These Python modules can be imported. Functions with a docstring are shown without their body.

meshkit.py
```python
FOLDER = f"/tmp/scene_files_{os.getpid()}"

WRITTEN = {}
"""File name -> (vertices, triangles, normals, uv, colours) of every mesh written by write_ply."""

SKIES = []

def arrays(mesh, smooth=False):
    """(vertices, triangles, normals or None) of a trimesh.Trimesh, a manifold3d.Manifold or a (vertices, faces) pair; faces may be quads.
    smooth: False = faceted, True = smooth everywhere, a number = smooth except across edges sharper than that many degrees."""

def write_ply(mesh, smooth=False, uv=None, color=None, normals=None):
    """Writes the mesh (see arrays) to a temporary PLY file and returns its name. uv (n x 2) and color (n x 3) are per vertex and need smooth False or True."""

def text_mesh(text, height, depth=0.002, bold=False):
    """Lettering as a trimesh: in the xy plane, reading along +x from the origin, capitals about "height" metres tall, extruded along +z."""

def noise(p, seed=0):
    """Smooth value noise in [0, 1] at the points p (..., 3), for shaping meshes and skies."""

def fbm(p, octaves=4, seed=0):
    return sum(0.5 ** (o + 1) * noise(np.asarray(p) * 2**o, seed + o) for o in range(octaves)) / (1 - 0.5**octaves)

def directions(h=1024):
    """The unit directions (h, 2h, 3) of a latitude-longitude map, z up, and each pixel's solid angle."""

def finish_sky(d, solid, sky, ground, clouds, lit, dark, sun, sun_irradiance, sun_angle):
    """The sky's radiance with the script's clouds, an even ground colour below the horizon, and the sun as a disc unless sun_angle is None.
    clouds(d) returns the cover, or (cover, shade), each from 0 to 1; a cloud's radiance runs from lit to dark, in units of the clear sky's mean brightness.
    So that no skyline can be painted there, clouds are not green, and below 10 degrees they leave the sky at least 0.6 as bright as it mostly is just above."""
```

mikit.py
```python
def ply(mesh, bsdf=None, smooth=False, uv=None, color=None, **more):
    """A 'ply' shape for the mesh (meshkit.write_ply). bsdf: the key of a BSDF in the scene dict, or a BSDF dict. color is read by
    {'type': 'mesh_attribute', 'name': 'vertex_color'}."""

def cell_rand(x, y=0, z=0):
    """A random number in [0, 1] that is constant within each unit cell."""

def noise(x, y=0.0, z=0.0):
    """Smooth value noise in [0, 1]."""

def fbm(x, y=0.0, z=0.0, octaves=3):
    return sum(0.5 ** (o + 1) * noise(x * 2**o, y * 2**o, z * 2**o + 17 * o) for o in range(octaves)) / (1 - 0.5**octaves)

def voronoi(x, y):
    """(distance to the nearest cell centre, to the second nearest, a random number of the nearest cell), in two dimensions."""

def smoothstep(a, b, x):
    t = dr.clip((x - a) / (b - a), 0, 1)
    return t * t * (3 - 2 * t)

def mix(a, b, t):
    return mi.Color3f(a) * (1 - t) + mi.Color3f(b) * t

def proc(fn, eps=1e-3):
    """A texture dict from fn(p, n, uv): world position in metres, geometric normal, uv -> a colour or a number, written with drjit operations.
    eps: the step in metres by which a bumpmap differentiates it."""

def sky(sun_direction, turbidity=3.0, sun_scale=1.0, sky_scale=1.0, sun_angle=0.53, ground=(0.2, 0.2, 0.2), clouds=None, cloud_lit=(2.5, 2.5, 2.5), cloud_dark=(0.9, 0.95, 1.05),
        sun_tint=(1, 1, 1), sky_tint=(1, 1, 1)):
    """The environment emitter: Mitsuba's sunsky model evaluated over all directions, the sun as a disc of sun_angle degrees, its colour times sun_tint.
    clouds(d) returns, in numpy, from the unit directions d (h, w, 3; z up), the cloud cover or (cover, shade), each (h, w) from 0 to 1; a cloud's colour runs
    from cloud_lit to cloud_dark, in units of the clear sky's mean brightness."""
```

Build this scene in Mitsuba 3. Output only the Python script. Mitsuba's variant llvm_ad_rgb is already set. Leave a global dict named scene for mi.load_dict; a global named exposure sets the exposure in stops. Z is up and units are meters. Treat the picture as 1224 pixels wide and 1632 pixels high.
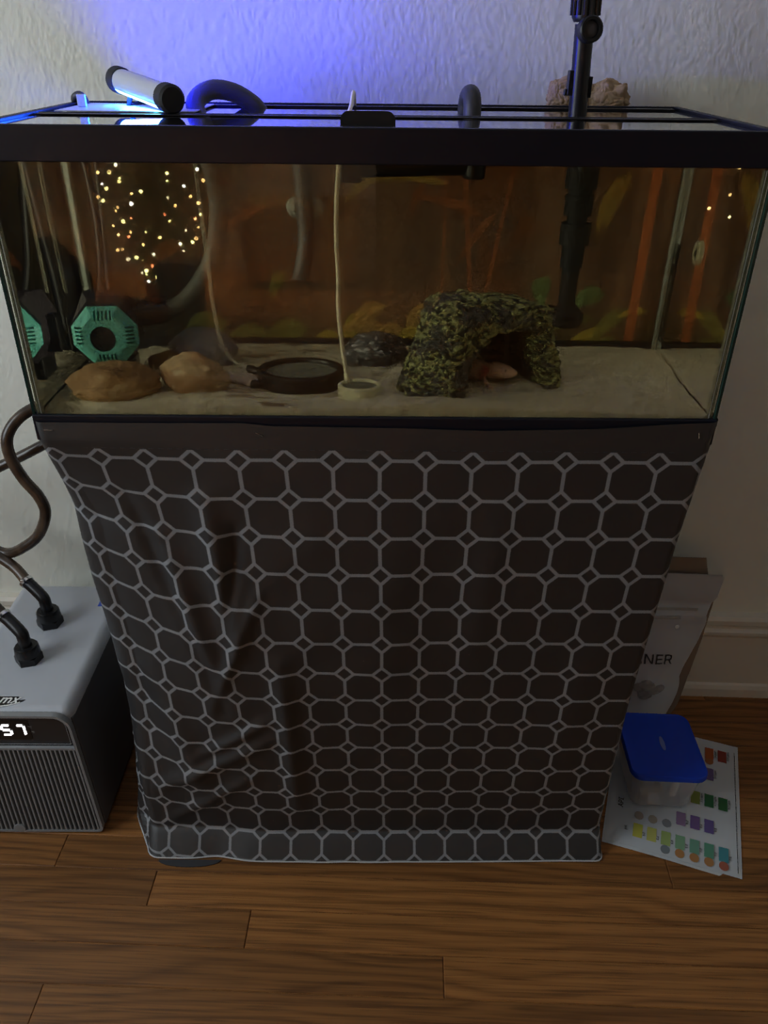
import math, random
import numpy as np, trimesh, manifold3d as m3
import drjit as dr, mitsuba as mi
import mikit, meshkit
from mikit import ply, proc, noise, fbm, smoothstep, mix, cell_rand
from shapely.geometry import Polygon, box as sbox
T = mi.ScalarTransform4f
rng = np.random.default_rng(7)
scene, labels = {}, {}

# ------------------------------------------------------------------ camera, exposure
CAM = np.array([0.0054, -0.8152, 1.1334])
FWD = np.array([0.005536, 0.858207, -0.513274])
UPV = np.array([-0.007048, 0.513303, 0.858179])
scene['camera'] = {'type': 'perspective', 'fov': math.degrees(2 * math.atan(612 / 1260.83)), 'fov_axis': 'x', 'near_clip': 0.01, 'far_clip': 50.0,
                   'to_world': T().look_at(origin=CAM.tolist(), target=(CAM + FWD).tolist(), up=UPV.tolist())}
exposure = 0.14
WINDOW_L = [4.7, 5.25, 5.6]          # daylight in the left window
ADDED_SCONCE_L = [1150.0, 800.0, 480.0]    # warm bulbs of two added sconces that brighten the reflected wall
BLUE_TOP, BLUE_LOW = [1.0, 4.0, 480.0], [4.0, 36.0, 400.0]

# ------------------------------------------------------------------ frame of the room (the tank is not quite parallel to the wall)
W, D, HS, ZT = 0.768, 0.318, 0.7386, 1.0625
SL = -0.0344
PHI = math.atan(SL)
ROOM = T().rotate([0, 0, 1], math.degrees(PHI))
def room(x, v, z=0.0):          # room coordinates (along the wall, towards the wall) -> world
    c, s = math.cos(PHI), math.sin(PHI)
    return np.array([x * c - v * s, x * s + v * c, z])
RM = np.eye(4); RM[:2, :2] = [[math.cos(PHI), -math.sin(PHI)], [math.sin(PHI), math.cos(PHI)]]
VW = 0.4084 * math.cos(PHI)     # the wall's plane in room coordinates

# ------------------------------------------------------------------ helpers
def put(key, mesh, bsdf, smooth=False, label=None, cat=None, group=None, kind=None, uv=None, **more):
    k, i = key, 0
    while k in scene:
        i += 1; k = f'{key}_{i:03d}'
    scene[k] = ply(mesh, bsdf, smooth, uv=uv, **more)
    tag(k, label, cat, group, kind)
    return k
def tag(k, label=None, cat=None, group=None, kind=None):
    d = {a: b for a, b in (('label', label), ('category', cat), ('group', group), ('kind', kind)) if b}
    if d: labels[k] = {**labels.get(k, {}), **d}
def cat_(*ms): return trimesh.util.concatenate([m for m in ms])
def bx(x0, x1, y0, y1, z0, z1):
    m = trimesh.creation.box((x1 - x0, y1 - y0, z1 - z0)); m.apply_translation(((x0 + x1) / 2, (y0 + y1) / 2, (z0 + z1) / 2)); return m
def rbx(x0, x1, y0, y1, z0, z1, r=0.004, sub=1):
    s = trimesh.creation.icosphere(subdivisions=sub, radius=r).vertices
    pts = np.vstack([s + [x, y, z] for x in (x0 + r, x1 - r) for y in (y0 + r, y1 - r) for z in (z0 + r, z1 - r)])
    return trimesh.convex.convex_hull(pts)
def hull(pts): return trimesh.convex.convex_hull(np.asarray(pts, float))
def spline(P, n=12):
    P = np.asarray(P, float)
    if len(P) < 3: return np.linspace(P[0], P[-1], n)
    Q = np.vstack([2 * P[0] - P[1], P, 2 * P[-1] - P[-2]]); out = []
    for i in range(1, len(Q) - 2):
        a, b, c, d = Q[i - 1:i + 3]; t = np.linspace(0, 1, n, endpoint=False)[:, None]
        out.append(0.5 * (2 * b + (c - a) * t + (2 * a - 5 * b + 4 * c - d) * t ** 2 + (3 * b - a - 3 * c + d) * t ** 3))
    return np.vstack(out + [P[-1:]])
def tube(P, r, sides=14, n=10, curve=True, caps=True, up=(0.13, 0.21, 0.97)):
    p = spline(P, n) if curve else np.asarray(P, float)
    r = np.interp(np.linspace(0, 1, len(p)), np.linspace(0, 1, np.size(r)), np.atleast_1d(r)) if np.size(r) > 1 and np.size(r) != len(p) else np.broadcast_to(np.asarray(r, float), (len(p),))
    t = np.gradient(p, axis=0); t /= np.linalg.norm(t, axis=1, keepdims=True) + 1e-12
    u = np.asarray(up, float); A = []
    for k in range(len(p)):
        u = u - t[k] * (u @ t[k])
        if np.linalg.norm(u) < 1e-3: u = np.cross(t[k], [0.9, 0.1, 0.3])
        u = u / np.linalg.norm(u); A.append(u)
    A = np.array(A); B = np.cross(t, A); g = np.arange(sides) * 2 * np.pi / sides
    v = (p[:, None] + r[:, None, None] * (np.cos(g)[None, :, None] * A[:, None] + np.sin(g)[None, :, None] * B[:, None])).reshape(-1, 3)
    i, j = np.meshgrid(np.arange(len(p) - 1), np.arange(sides), indexing='ij'); j2 = (j + 1) % sides
    a, b, c, d = i * sides + j, i * sides + j2, (i + 1) * sides + j2, (i + 1) * sides + j
    f = np.vstack([np.stack([a, b, c], -1).reshape(-1, 3), np.stack([a, c, d], -1).reshape(-1, 3)])
    if caps:
        n0 = len(v); v = np.vstack([v, p[:1], p[-1:]]); k = np.arange(sides); e = (len(p) - 1) * sides
        f = np.vstack([f, np.stack([(k + 1) % sides, k, k * 0 + n0], -1), np.stack([e + k, e + (k + 1) % sides, k * 0 + n0 + 1], -1)])
    return trimesh.Trimesh(v, f, process=False)
def lathe(profile, center=(0, 0, 0), axis=(0, 0, 1), n=40):
    m = trimesh.creation.revolve(np.asarray(profile, float), sections=n)
    m.fix_normals()
    m.apply_transform(trimesh.geometry.align_vectors([0, 0, 1], np.asarray(axis, float) / np.linalg.norm(axis)))
    m.apply_translation(center); return m
def prism(poly, h, M=None):
    m = trimesh.creation.extrude_polygon(poly if hasattr(poly, 'exterior') else Polygon(poly), h, engine='earcut')
    if M is not None: m.apply_transform(M)
    return m
def frame(o, ex, ey):           # matrix with columns ex, ey, ex x ey at o
    ex = np.asarray(ex, float); ex = ex / np.linalg.norm(ex); ey = np.asarray(ey, float); ey = ey - ex * (ex @ ey); ey = ey / np.linalg.norm(ey)
    M = np.eye(4); M[:3, 0], M[:3, 1], M[:3, 2], M[:3, 3] = ex, ey, np.cross(ex, ey), o; return M
def moved(m, M): m = m.copy(); m.apply_transform(M); return m
def rock(c, r, seed, rough=0.25, sub=4, rotz=0.0, flat=0.0, freq=1.7):
    m = trimesh.creation.icosphere(subdivisions=sub); v = m.vertices
    k = 1 + rough * (meshkit.fbm(v * freq + seed * 7.3, 4, seed) - 0.5) * 2
    v = v * k[:, None]
    for q in range(7):          # a few broken faces
        n = np.random.default_rng(seed * 31 + q).normal(size=3); n /= np.linalg.norm(n); d = v @ n; lim = 0.80 + 0.1 * np.random.default_rng(seed + q).random()
        v = v - np.maximum(d - lim, 0)[:, None] * n * 0.85
    v = v + (meshkit.fbm(v * 7 + seed, 3, seed + 5)[:, None] - 0.5) * 0.07 * v
    v = v * np.asarray(r); a = rotz; R = np.array([[math.cos(a), -math.sin(a), 0], [math.sin(a), math.cos(a), 0], [0, 0, 1]])
    return trimesh.Trimesh(v @ R.T + np.asarray(c), m.faces, process=False)
def quad(a, b, c, d): return (np.array([a, b, c, d], float), np.array([[0, 1, 2], [0, 2, 3]]))
def rgb(*c): return {'type': 'rgb', 'value': list(c) if len(c) > 1 else [c[0]] * 3}
def prin(key, color, rough=0.5, two=True, **kw):
    b = {'type': 'principled', 'base_color': color if isinstance(color, dict) else rgb(*color), 'roughness': rough, **kw}
    scene[key] = {'type': 'twosided', 'b': b} if two else b
    return key
def bumped(key, color, bump, scale=1.0, rough=0.6, eps=1e-3, **kw):
    scene[key] = {'type': 'twosided', 'b': {'type': 'bumpmap', 'tex': proc(bump, eps), 'scale': scale, 'b': {'type': 'principled', 'base_color': color if isinstance(color, dict) else rgb(*color), 'roughness': rough, **kw}}}
    return key

# ------------------------------------------------------------------ materials
def rot(p): return p.x * math.cos(PHI) + p.y * math.sin(PHI), -p.x * math.sin(PHI) + p.y * math.cos(PHI)
def wood_color(p, n, uv):
    x, v = rot(p); s = uv.x * 37.0
    warp = fbm(x * 2.2 + s, v * 9 + s, s, 3)
    ring = dr.abs(dr.sin((v * 26 + warp * 3.4 + uv.y * 3) * 6.0))
    fine = fbm(x * 9 + s * 3, v * 420 + s, 0.0, 2)
    pores = smoothstep(0.60, 0.80, fbm(x * 14 + s, v * 700 + s * 5, 3.0, 2))
    tone = 0.74 + 0.46 * cell_rand(uv.x * 64, 3)
    base = mix((0.120, 0.047, 0.013), (0.275, 0.116, 0.032), smoothstep(0.0, 1.0, ring * 0.42 + fine * 0.62))
    base = base * tone
    return mix(base, (0.04, 0.016, 0.006), pores * 0.35)
scene['wood_floor'] = {'type': 'twosided', 'b': {'type': 'principled', 'base_color': proc(wood_color), 'roughness': 0.42, 'specular': 0.4}}
def plaster(p, n, uv):
    x, v = rot(p)
    return 0.0008 * (noise(x * 330 + 3 * noise(p.z * 50, x * 30), v * 330, p.z * 120) + 0.8 * noise(x * 150, v * 150, p.z * 62 + 5))
bumped('wall_paint', (0.71, 0.71, 0.635), plaster, 1.0, 0.75, eps=0.0012)
prin('tan_paint', (0.64, 0.50, 0.35), 0.85)
prin('trim_paint', (0.64, 0.60, 0.52), 0.45)
prin('ceiling_paint', (0.62, 0.62, 0.61), 0.9)
prin('black_frame', (0.005, 0.006, 0.011), 0.42, specular=0.22)
prin('black_plastic', (0.008, 0.008, 0.009), 0.33, specular=0.32)
prin('matte_black', (0.010, 0.010, 0.011), 0.7)
prin('dark_rubber', (0.030, 0.030, 0.034), 0.5)
prin('grey_hose', (0.085, 0.085, 0.074), 0.5, specular=0.2)
prin('grey_pipe', (0.08, 0.078, 0.074), 0.5)
prin('cream_plastic', (0.72, 0.70, 0.50), 0.5)
prin('white_tube', (0.78, 0.72, 0.56), 0.4)
prin('white_plastic', (0.75, 0.75, 0.73), 0.4)
prin('silicone', (0.34, 0.38, 0.35), 0.4)
prin('glass_edge', (0.006, 0.022, 0.018), 0.2)
prin('teal_plastic', (0.15, 0.60, 0.56), 0.5)
prin('purple_black', (0.030, 0.024, 0.034), 0.5)
prin('steel', (0.75, 0.75, 0.75), 0.22, metallic=1.0)
prin('black_metal', (0.02, 0.02, 0.02), 0.5)
scene['glass'] = {'type': 'thindielectric', 'int_ior': 1.45, 'ext_ior': 1.0}
scene['lid_glass'] = {'type': 'thindielectric', 'int_ior': 1.5, 'ext_ior': 1.0}
scene['water_body'] = {'type': 'roughdielectric', 'alpha': 0.0015, 'int_ior': 1.33, 'ext_ior': 1.0, 'specular_transmittance': rgb(0.94, 0.89, 0.70)}
scene['clear_tube'] = {'type': 'blendbsdf', 'weight': 0.25, 'a': {'type': 'thindielectric', 'int_ior': 1.15}, 'b': {'type': 'twosided', 'b': {'type': 'diffuse', 'reflectance': rgb(0.6, 0.6, 0.5)}}}

# ------------------------------------------------------------------ room shell
X0, X1, V0 = -1.62, 2.3, -3.7
def rput(key, m, bsdf, **kw): return put(key, moved(m, RM), bsdf, **kw)
rput('floor', bx(X0, X1, V0, VW, -0.06, -0.0015), 'wood_floor', kind='structure', label='worn brown hardwood strip floor in front of the tank')
PV0, PITCH = -0.0422, 0.0597
known = {0: [-0.506, 0.47], -1: [-0.341, 0.86], -2: [-0.181, 0.95], -3: [0.107, -0.72], -4: [-0.45, 0.62], 1: [0.12, 0.81], 2: [-0.2, 0.55]}
for row in range(-14, 8):
    v1 = PV0 + (row + 1) * PITCH; v0 = v1 - PITCH
    if v0 > VW - 0.01: break
    # row 0 lies between seams PV0 and PV0 + PITCH; the known joints are counted from the front of the skirt
    js = known.get(row, sorted(rng.uniform(-1.3, 1.4, 2).tolist()))
    xs = [-1.9] + sorted(js) + [1.9]
    for a, b in zip(xs[:-1], xs[1:]):
        g, c = 0.0006, 0.0009; hi = min(v1, VW - 0.0005) - g; lo = v0 + g
        top = rng.uniform(-0.0002, 0.0002)
        P = [(a + g, lo, -0.012), (b - g, lo, -0.012), (b - g, hi, -0.012), (a + g, hi, -0.012), (a + g, lo, top - c), (b - g, lo, top - c), (b - g, hi, top - c), (a + g, hi, top - c),
             (a + g + c, lo + c, top), (b - g - c, lo + c, top), (b - g - c, hi - c, top), (a + g + c, hi - c, top)]
        Q = [(4, 5, 9, 8), (5, 6, 10, 9), (6, 7, 11, 10), (7, 4, 8, 11), (8, 9, 10, 11), (0, 1, 5, 4), (1, 2, 6, 5), (2, 3, 7, 6), (3, 0, 4, 7)]
        v = np.array(P) @ RM[:3, :3].T
        uid = rng.random(); put('floor__plank', (v, np.array(Q)), 'wood_floor', uv=np.column_stack([np.full(12, uid), np.full(12, rng.random())]))
rput('wall_back', bx(X0, X1, VW, VW + 0.08, 0, 2.5), 'wall_paint', kind='structure', label='off-white plaster wall behind the tank')
rput('wall_right', bx(X1, X1 + 0.08, V0, VW, 0, 2.5), 'wall_paint', kind='structure', label='plain side wall at the right')
wl = [bx(X0 - 0.08, X0, V0, -1.25, 0, 2.5), bx(X0 - 0.08, X0, -0.10, VW, 0, 2.5), bx(X0 - 0.08, X0, -1.25, -0.10, 0, 0.75), bx(X0 - 0.08, X0, -1.25, -0.10, 1.85, 2.5)]
rput('wall_left', cat_(*wl), 'wall_paint', kind='structure', label='plain side wall holding the window at the left')
rput('wall_front', bx(X0, 0.10, V0 - 0.08, V0, 0, 2.5), 'tan_paint', kind='structure', label='warm lit wall behind the decorated tree seen in reflection')
rput('ceiling', bx(X0, X1, V0, VW, 2.5, 2.56), 'ceiling_paint', kind='structure', label='plain pale ceiling')
wf = [bx(X0 - 0.02, X0 + 0.03, -1.30, -1.24, 0.69, 1.91), bx(X0 - 0.02, X0 + 0.03, -0.11, -0.05, 0.69, 1.91), bx(X0 - 0.02, X0 + 0.03, -1.24, -0.11, 1.85, 1.91), bx(X0 - 0.02, X0 + 0.05, -1.32, -0.03, 0.65, 0.70), bx(X0 - 0.02, X0 + 0.02, -1.24, -0.11, 1.28, 1.32)]
rput('window_1', cat_(*wf), 'trim_paint', kind='structure', label='daylit sash window in the left wall')
a, b, c, d = (RM[:3, :3] @ q for q in np.array([(X0 - 0.015, -1.25, 0.75), (X0 - 0.015, -0.10, 0.75), (X0 - 0.015, -0.10, 1.85), (X0 - 0.015, -1.25, 1.85)]))
put('window_1__daylight_pane', quad(a, b, c, d), 'white_plastic', emitter={'type': 'area', 'radiance': rgb(*WINDOW_L), 'sampling_weight': 4.0})
# baseboard: plinth, two beads of the cap and the shoe strip, one swept profile
prof = [(0, 0), (0.022, 0), (0.022, 0.020), (0.019, 0.028), (0.015, 0.032), (0.015, 0.148), (0.018, 0.152), (0.021, 0.158), (0.021, 0.164), (0.015, 0.170), (0.014, 0.174), (0.019, 0.180), (0.019, 0.190), (0.014, 0.197), (0, 0.198)]
bb = prism(Polygon(prof), X1 - X0, frame((X0, VW, 0), (0, -1, 0), (0, 0, 1)))
if bb.bounds[0][0] < X0 - 0.1: bb.apply_translation((X1 - X0, 0, 0))
rput('baseboard_back', bb, 'trim_paint', kind='structure', label='cream painted moulded baseboard along the wall')

# ------------------------------------------------------------------ stand and aquarium
def ring(x0, x1, y0, y1, z0, z1, t):
    return cat_(rbx(x0, x1, y0, y0 + t, z0, z1, 0.0015), rbx(x0, x1, y1 - t, y1, z0, z1, 0.0015), rbx(x0, x0 + t, y0 + 0.001, y1 - 0.001, z0, z1, 0.0015), rbx(x1 - t, x1, y0 + 0.001, y1 - 0.001, z0, z1, 0.0015))
tag('tank_stand', 'black metal stand under the tank hidden behind the patterned skirt', 'stand')
put('tank_stand__top_rail', ring(-0.372, 0.372, 0.012, 0.306, HS - 0.03, HS, 0.025), 'black_metal')
put('tank_stand__lower_rail', ring(-0.330, 0.330, 0.105, 0.300, 0.12, 0.145, 0.025), 'black_metal')
for x in (-0.330, 0.305):
    for y in (0.110, 0.270): put('tank_stand__leg', rbx(x, x + 0.025, y, y + 0.025, 0, HS - 0.03, 0.002), 'black_metal')
tag('aquarium', 'long glass aquarium with black plastic rims standing on the skirted stand', 'aquarium')
hx = W / 2
tf = cat_(rbx(-hx, hx, -0.002, 0.006, ZT - 0.032, ZT, 0.0015), rbx(-hx, hx, D - 0.006, D + 0.002, ZT - 0.032, ZT, 0.0015), rbx(-hx, -hx + 0.008, 0, D, ZT - 0.032, ZT, 0.0015), rbx(hx - 0.008, hx, 0, D, ZT - 0.032, ZT, 0.0015),
          bx(-hx + 0.004, hx - 0.004, 0.003, 0.016, ZT - 0.008, ZT - 0.0045), bx(-hx + 0.004, hx - 0.004, D - 0.016, D - 0.003, ZT - 0.008, ZT - 0.0045), bx(-hx + 0.004, -hx + 0.017, 0.003, D - 0.003, ZT - 0.008, ZT - 0.0045), bx(hx - 0.017, hx - 0.004, 0.003, D - 0.003, ZT - 0.008, ZT - 0.0045))
put('aquarium__top_rim', tf, 'black_frame', 40)
put('aquarium__bottom_rim', cat_(ring(-hx, hx, -0.002, D + 0.002, HS, HS + 0.031, 0.006), bx(-hx + 0.004, hx - 0.004, 0.002, D - 0.002, HS + 0.001, HS + 0.008)), 'black_frame', 40)
zg0, zg1 = HS + 0.009, ZT - 0.010
put('aquarium__front_pane', quad((-hx + 0.004, 0.0042, zg0), (hx - 0.004, 0.0042, zg0), (hx - 0.004, 0.0042, zg1), (-hx + 0.004, 0.0042, zg1)), 'glass', label='clear front glass reflecting the lit tree')
for s in (-1, 1): put('aquarium__side_pane', quad((s * (hx - 0.0035), 0.005, zg0), (s * (hx - 0.0035), D - 0.005, zg0), (s * (hx - 0.0035), D - 0.005, zg1), (s * (hx - 0.0035), 0.005, zg1)), 'glass')
ZW, WX, WY0, WY1 = 1.0300, hx - 0.005, 0.005, D - 0.005
put('aquarium__back_pane', quad((-hx + 0.004, D - 0.0042, zg0), (hx - 0.004, D - 0.0042, zg0), (hx - 0.004, D - 0.0042, zg1), (-hx + 0.004, D - 0.0042, zg1)), 'glass')
for s in (-1, 1):
    put('aquarium__glass_edge', bx(min(s * (hx - 0.0030), s * (hx - 0.0002)), max(s * (hx - 0.0030), s * (hx - 0.0002)), 0.0015, 0.0065, HS + 0.03, ZT - 0.031), 'glass_edge')
    for y in (0.008, D - 0.0115):
        put('aquarium__silicone_bead', tube([(s * (WX - 0.0035), y, HS + 0.012), (s * (WX - 0.0035), y, ZW - 0.002)], 0.0032, 10, 2, curve=False), 'silicone', True)
put('aquarium__seal_strip', bx(-WX + 0.003, WX - 0.003, D - 0.0105, D - 0.009, HS + 0.012, HS + 0.046), 'matte_black', label='black strip along the bottom of the back glass')
put('aquarium_water', bx(-WX, WX, WY0, WY1, HS + 0.0095, ZW), 'water_body', label='slightly brown still water filling the aquarium', cat='water', kind='stuff')

# printed backdrop (flat print): brown wood, bamboo stalks, leaves
LEAVES = [  # x, z, length, width, angle, colour
    (0.000, 0.993, 0.062, 0.017, 0.55, 0), (0.030, 0.990, 0.060, 0.014, 0.05, 0), (0.062, 0.985, 0.050, 0.010, -0.15, 0), (0.018, 1.000, 0.05, 0.014, 0.3, 0), (0.05, 0.968, 0.03, 0.010, 1.1, 2),
    (-0.030, 0.806, 0.040, 0.024, 0.9, 1), (-0.066, 0.785, 0.036, 0.022, 0.2, 1), (-0.008, 0.800, 0.046, 0.022, -0.2, 3), (-0.010, 0.822, 0.046, 0.024, 0.5, 3), (0.020, 0.797, 0.03, 0.02, 0.2, 3),
    (0.052, 0.812, 0.05, 0.024, 1.2, 3), (0.045, 0.788, 0.04, 0.026, 0.5, 1), (0.068, 0.80, 0.05, 0.022, 1.5, 3),
    (-0.120, 0.795, 0.055, 0.032, 0.3, 4), (-0.170, 0.79, 0.050, 0.030, 0.1, 4), (-0.13, 0.862, 0.03, 0.018, 0.9, 4), (-0.23, 0.80, 0.06, 0.04, 0.4, 4),
    (0.297, 0.975, 0.052, 0.022, 1.15, 0), (0.285, 0.962, 0.050, 0.012, 1.3, 0), (0.215, 0.856, 0.030, 0.026, 1.3, 5), (0.282, 0.846, 0.036, 0.026, 0.3, 5),
    (0.285, 0.792, 0.060, 0.016, 0.45, 1), (0.26, 0.812, 0.06, 0.020, 0.2, 4), (0.315, 0.815, 0.05, 0.022, 0.7, 4), (0.30, 0.780, 0.05, 0.012, 0.5, 4), (0.345, 0.825, 0.03, 0.012, 0.1, 1),
    (-0.27, 0.90, 0.05, 0.02, 0.5, 2), (0.10, 0.955, 0.07, 0.012, -0.3, 2), (0.13, 0.925, 0.06, 0.010, 0.9, 2), (-0.16, 0.945, 0.05, 0.012, 0.4, 2)]
LCOL = [(0.44, 0.30, 0.08), (0.50, 0.37, 0.06), (0.32, 0.11, 0.045), (0.42, 0.25, 0.08), (0.20, 0.20, 0.055), (0.15, 0.25, 0.09)]
def backdrop_color(p, n, uv):
    x, z = p.x, p.z
    streak = fbm(x * 60, z * 5, 2.0, 3)
    c = mix((0.110, 0.064, 0.040), (0.19, 0.105, 0.060), smoothstep(0.3, 0.75, streak))
    c = mix(c, (0.15, 0.055, 0.022), smoothstep(0.02, 0.14, x) * smoothstep(0.30, 0.18, x) * smoothstep(0.35, 0.7, fbm(x * 22, z * 14, 1.0, 3)))
    c = mix(c, (0.085, 0.066, 0.022), smoothstep(0.84, 0.77, z) * 0.7)
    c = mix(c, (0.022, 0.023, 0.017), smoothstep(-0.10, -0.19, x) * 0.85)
    for (lx, lz, L, Wd, a, k) in LEAVES:
        dx, dz = x - lx, z - lz
        s = (dx * math.cos(a) + dz * math.sin(a)) / (L * 0.5); t = (-dx * math.sin(a) + dz * math.cos(a)) / (Wd * 0.5)
        t = t + 0.35 * s * s
        inside = smoothstep(1.05, 0.86, dr.abs(t) + s * s * dr.maximum(0.65 + 0.35 * s, 0.3))
        vein = 0.72 + 0.45 * smoothstep(0.25, 0.75, noise(t * 3.2 + lx * 50, s * 0.9 + lz * 20))
        c = mix(c, mi.Color3f(*LCOL[k]) * vein, inside * 0.85)
    for (bx0, bw, lean) in ((0.3415, 0.0062, 0.012), (0.118, 0.003, -0.10), (0.150, 0.0025, 0.16), (0.085, 0.0016, 0.0)):
        t = (x - bx0 - lean * (z - 0.89)) / bw
        c = mix(c, mi.Color3f(0.46, 0.13, 0.045) * (0.72 + 0.5 * fbm(x * 160, z * 45, 5.0, 2)), smoothstep(1.15, 0.8, dr.abs(t)) * (1.0 if bw > 0.005 else 0.5))
    return c
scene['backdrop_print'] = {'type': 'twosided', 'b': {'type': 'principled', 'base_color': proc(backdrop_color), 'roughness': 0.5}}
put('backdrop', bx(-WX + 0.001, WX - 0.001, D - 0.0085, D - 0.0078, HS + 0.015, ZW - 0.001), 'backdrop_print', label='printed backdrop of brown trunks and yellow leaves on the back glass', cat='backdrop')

# glass lid with hinge and handle
tag('glass_lid', 'two hinged glass panes with a black strip covering the tank top', 'lid')
zl = ZT - 0.0025
put('glass_lid__pane', bx(-hx + 0.010, hx - 0.010, 0.010, 0.142, zl - 0.0015, zl - 0.0012), 'lid_glass')
put('glass_lid__pane', bx(-hx + 0.010, hx - 0.010, 0.166, 0.300, zl - 0.0015, zl - 0.0012), 'lid_glass')
put('glass_lid__hinge', cat_(rbx(-hx + 0.012, hx - 0.012, 0.146, 0.168, zl - 0.001, zl + 0.0006, 0.0007), tube([(-hx + 0.012, 0.157, zl + 0.0002), (hx - 0.012, 0.157, zl + 0.0002)], 0.0012, 8, 2, curve=False)), 'black_plastic', 40)
put('glass_lid__back_strip', bx(-hx + 0.012, hx - 0.012, 0.292, 0.309, zl - 0.0015, zl + 0.0008), 'black_plastic')
hp = [(-0.0265, 0)] + [(-0.0265 + 0.008 * (1 - math.cos(t)), 0.0065 + 0.008 * math.sin(t)) for t in np.linspace(0.0, math.pi / 2, 6)] + [(0.0265 - 0.008 * (1 - math.cos(t)), 0.0065 + 0.008 * math.sin(t)) for t in np.linspace(math.pi / 2, 0, 6)] + [(0.0265, 0)]
put('glass_lid__handle', cat_(prism(hp, 0.004, frame((-0.0085, 0.032, zl - 0.001), (1, 0, 0), (0, 0.25, 1))), rbx(-0.034, 0.017, 0.014, 0.034, zl - 0.001, zl + 0.002, 0.001)), 'black_plastic', 40)

# ------------------------------------------------------------------ skirt (patterned fabric round the stand)
rowz = np.array([0.82, 0.768, 0.7166, 0.6638, 0.6094, 0.5535, 0.496, 0.4380, 0.3828, 0.3316, 0.2803, 0.2305, 0.1808, 0.1311, 0.0890, 0.0340, 0.0015, -0.02])
rowk = np.array([-2, -1, 0, 1, 2, 3, 4, 5, 6, 7, 8, 9, 10, 11, 12, 13, 14, 14.7])
def cols(z): t = np.clip((z - 0.04) / 0.67, 0, 1); return 0.0151 + (0.0043 - 0.0151) * t, 0.0494 + 0.0043 * t
def lattice(p, n, uv):
    u, v = uv.x, uv.y
    a, b = dr.abs(u - dr.round(u)), dr.abs(v - dr.round(v)); d, w = 0.25, 0.043
    dia = dr.abs(a + b - d) * 0.7071
    e = dr.minimum(dia, dr.minimum(dr.select(b > d, a, 9.0), dr.select(a > d, b, 9.0)))
    line = smoothstep(w + 0.012, w - 0.012, e)
    return dr.select(v < -0.25, 0.0, line)
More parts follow.
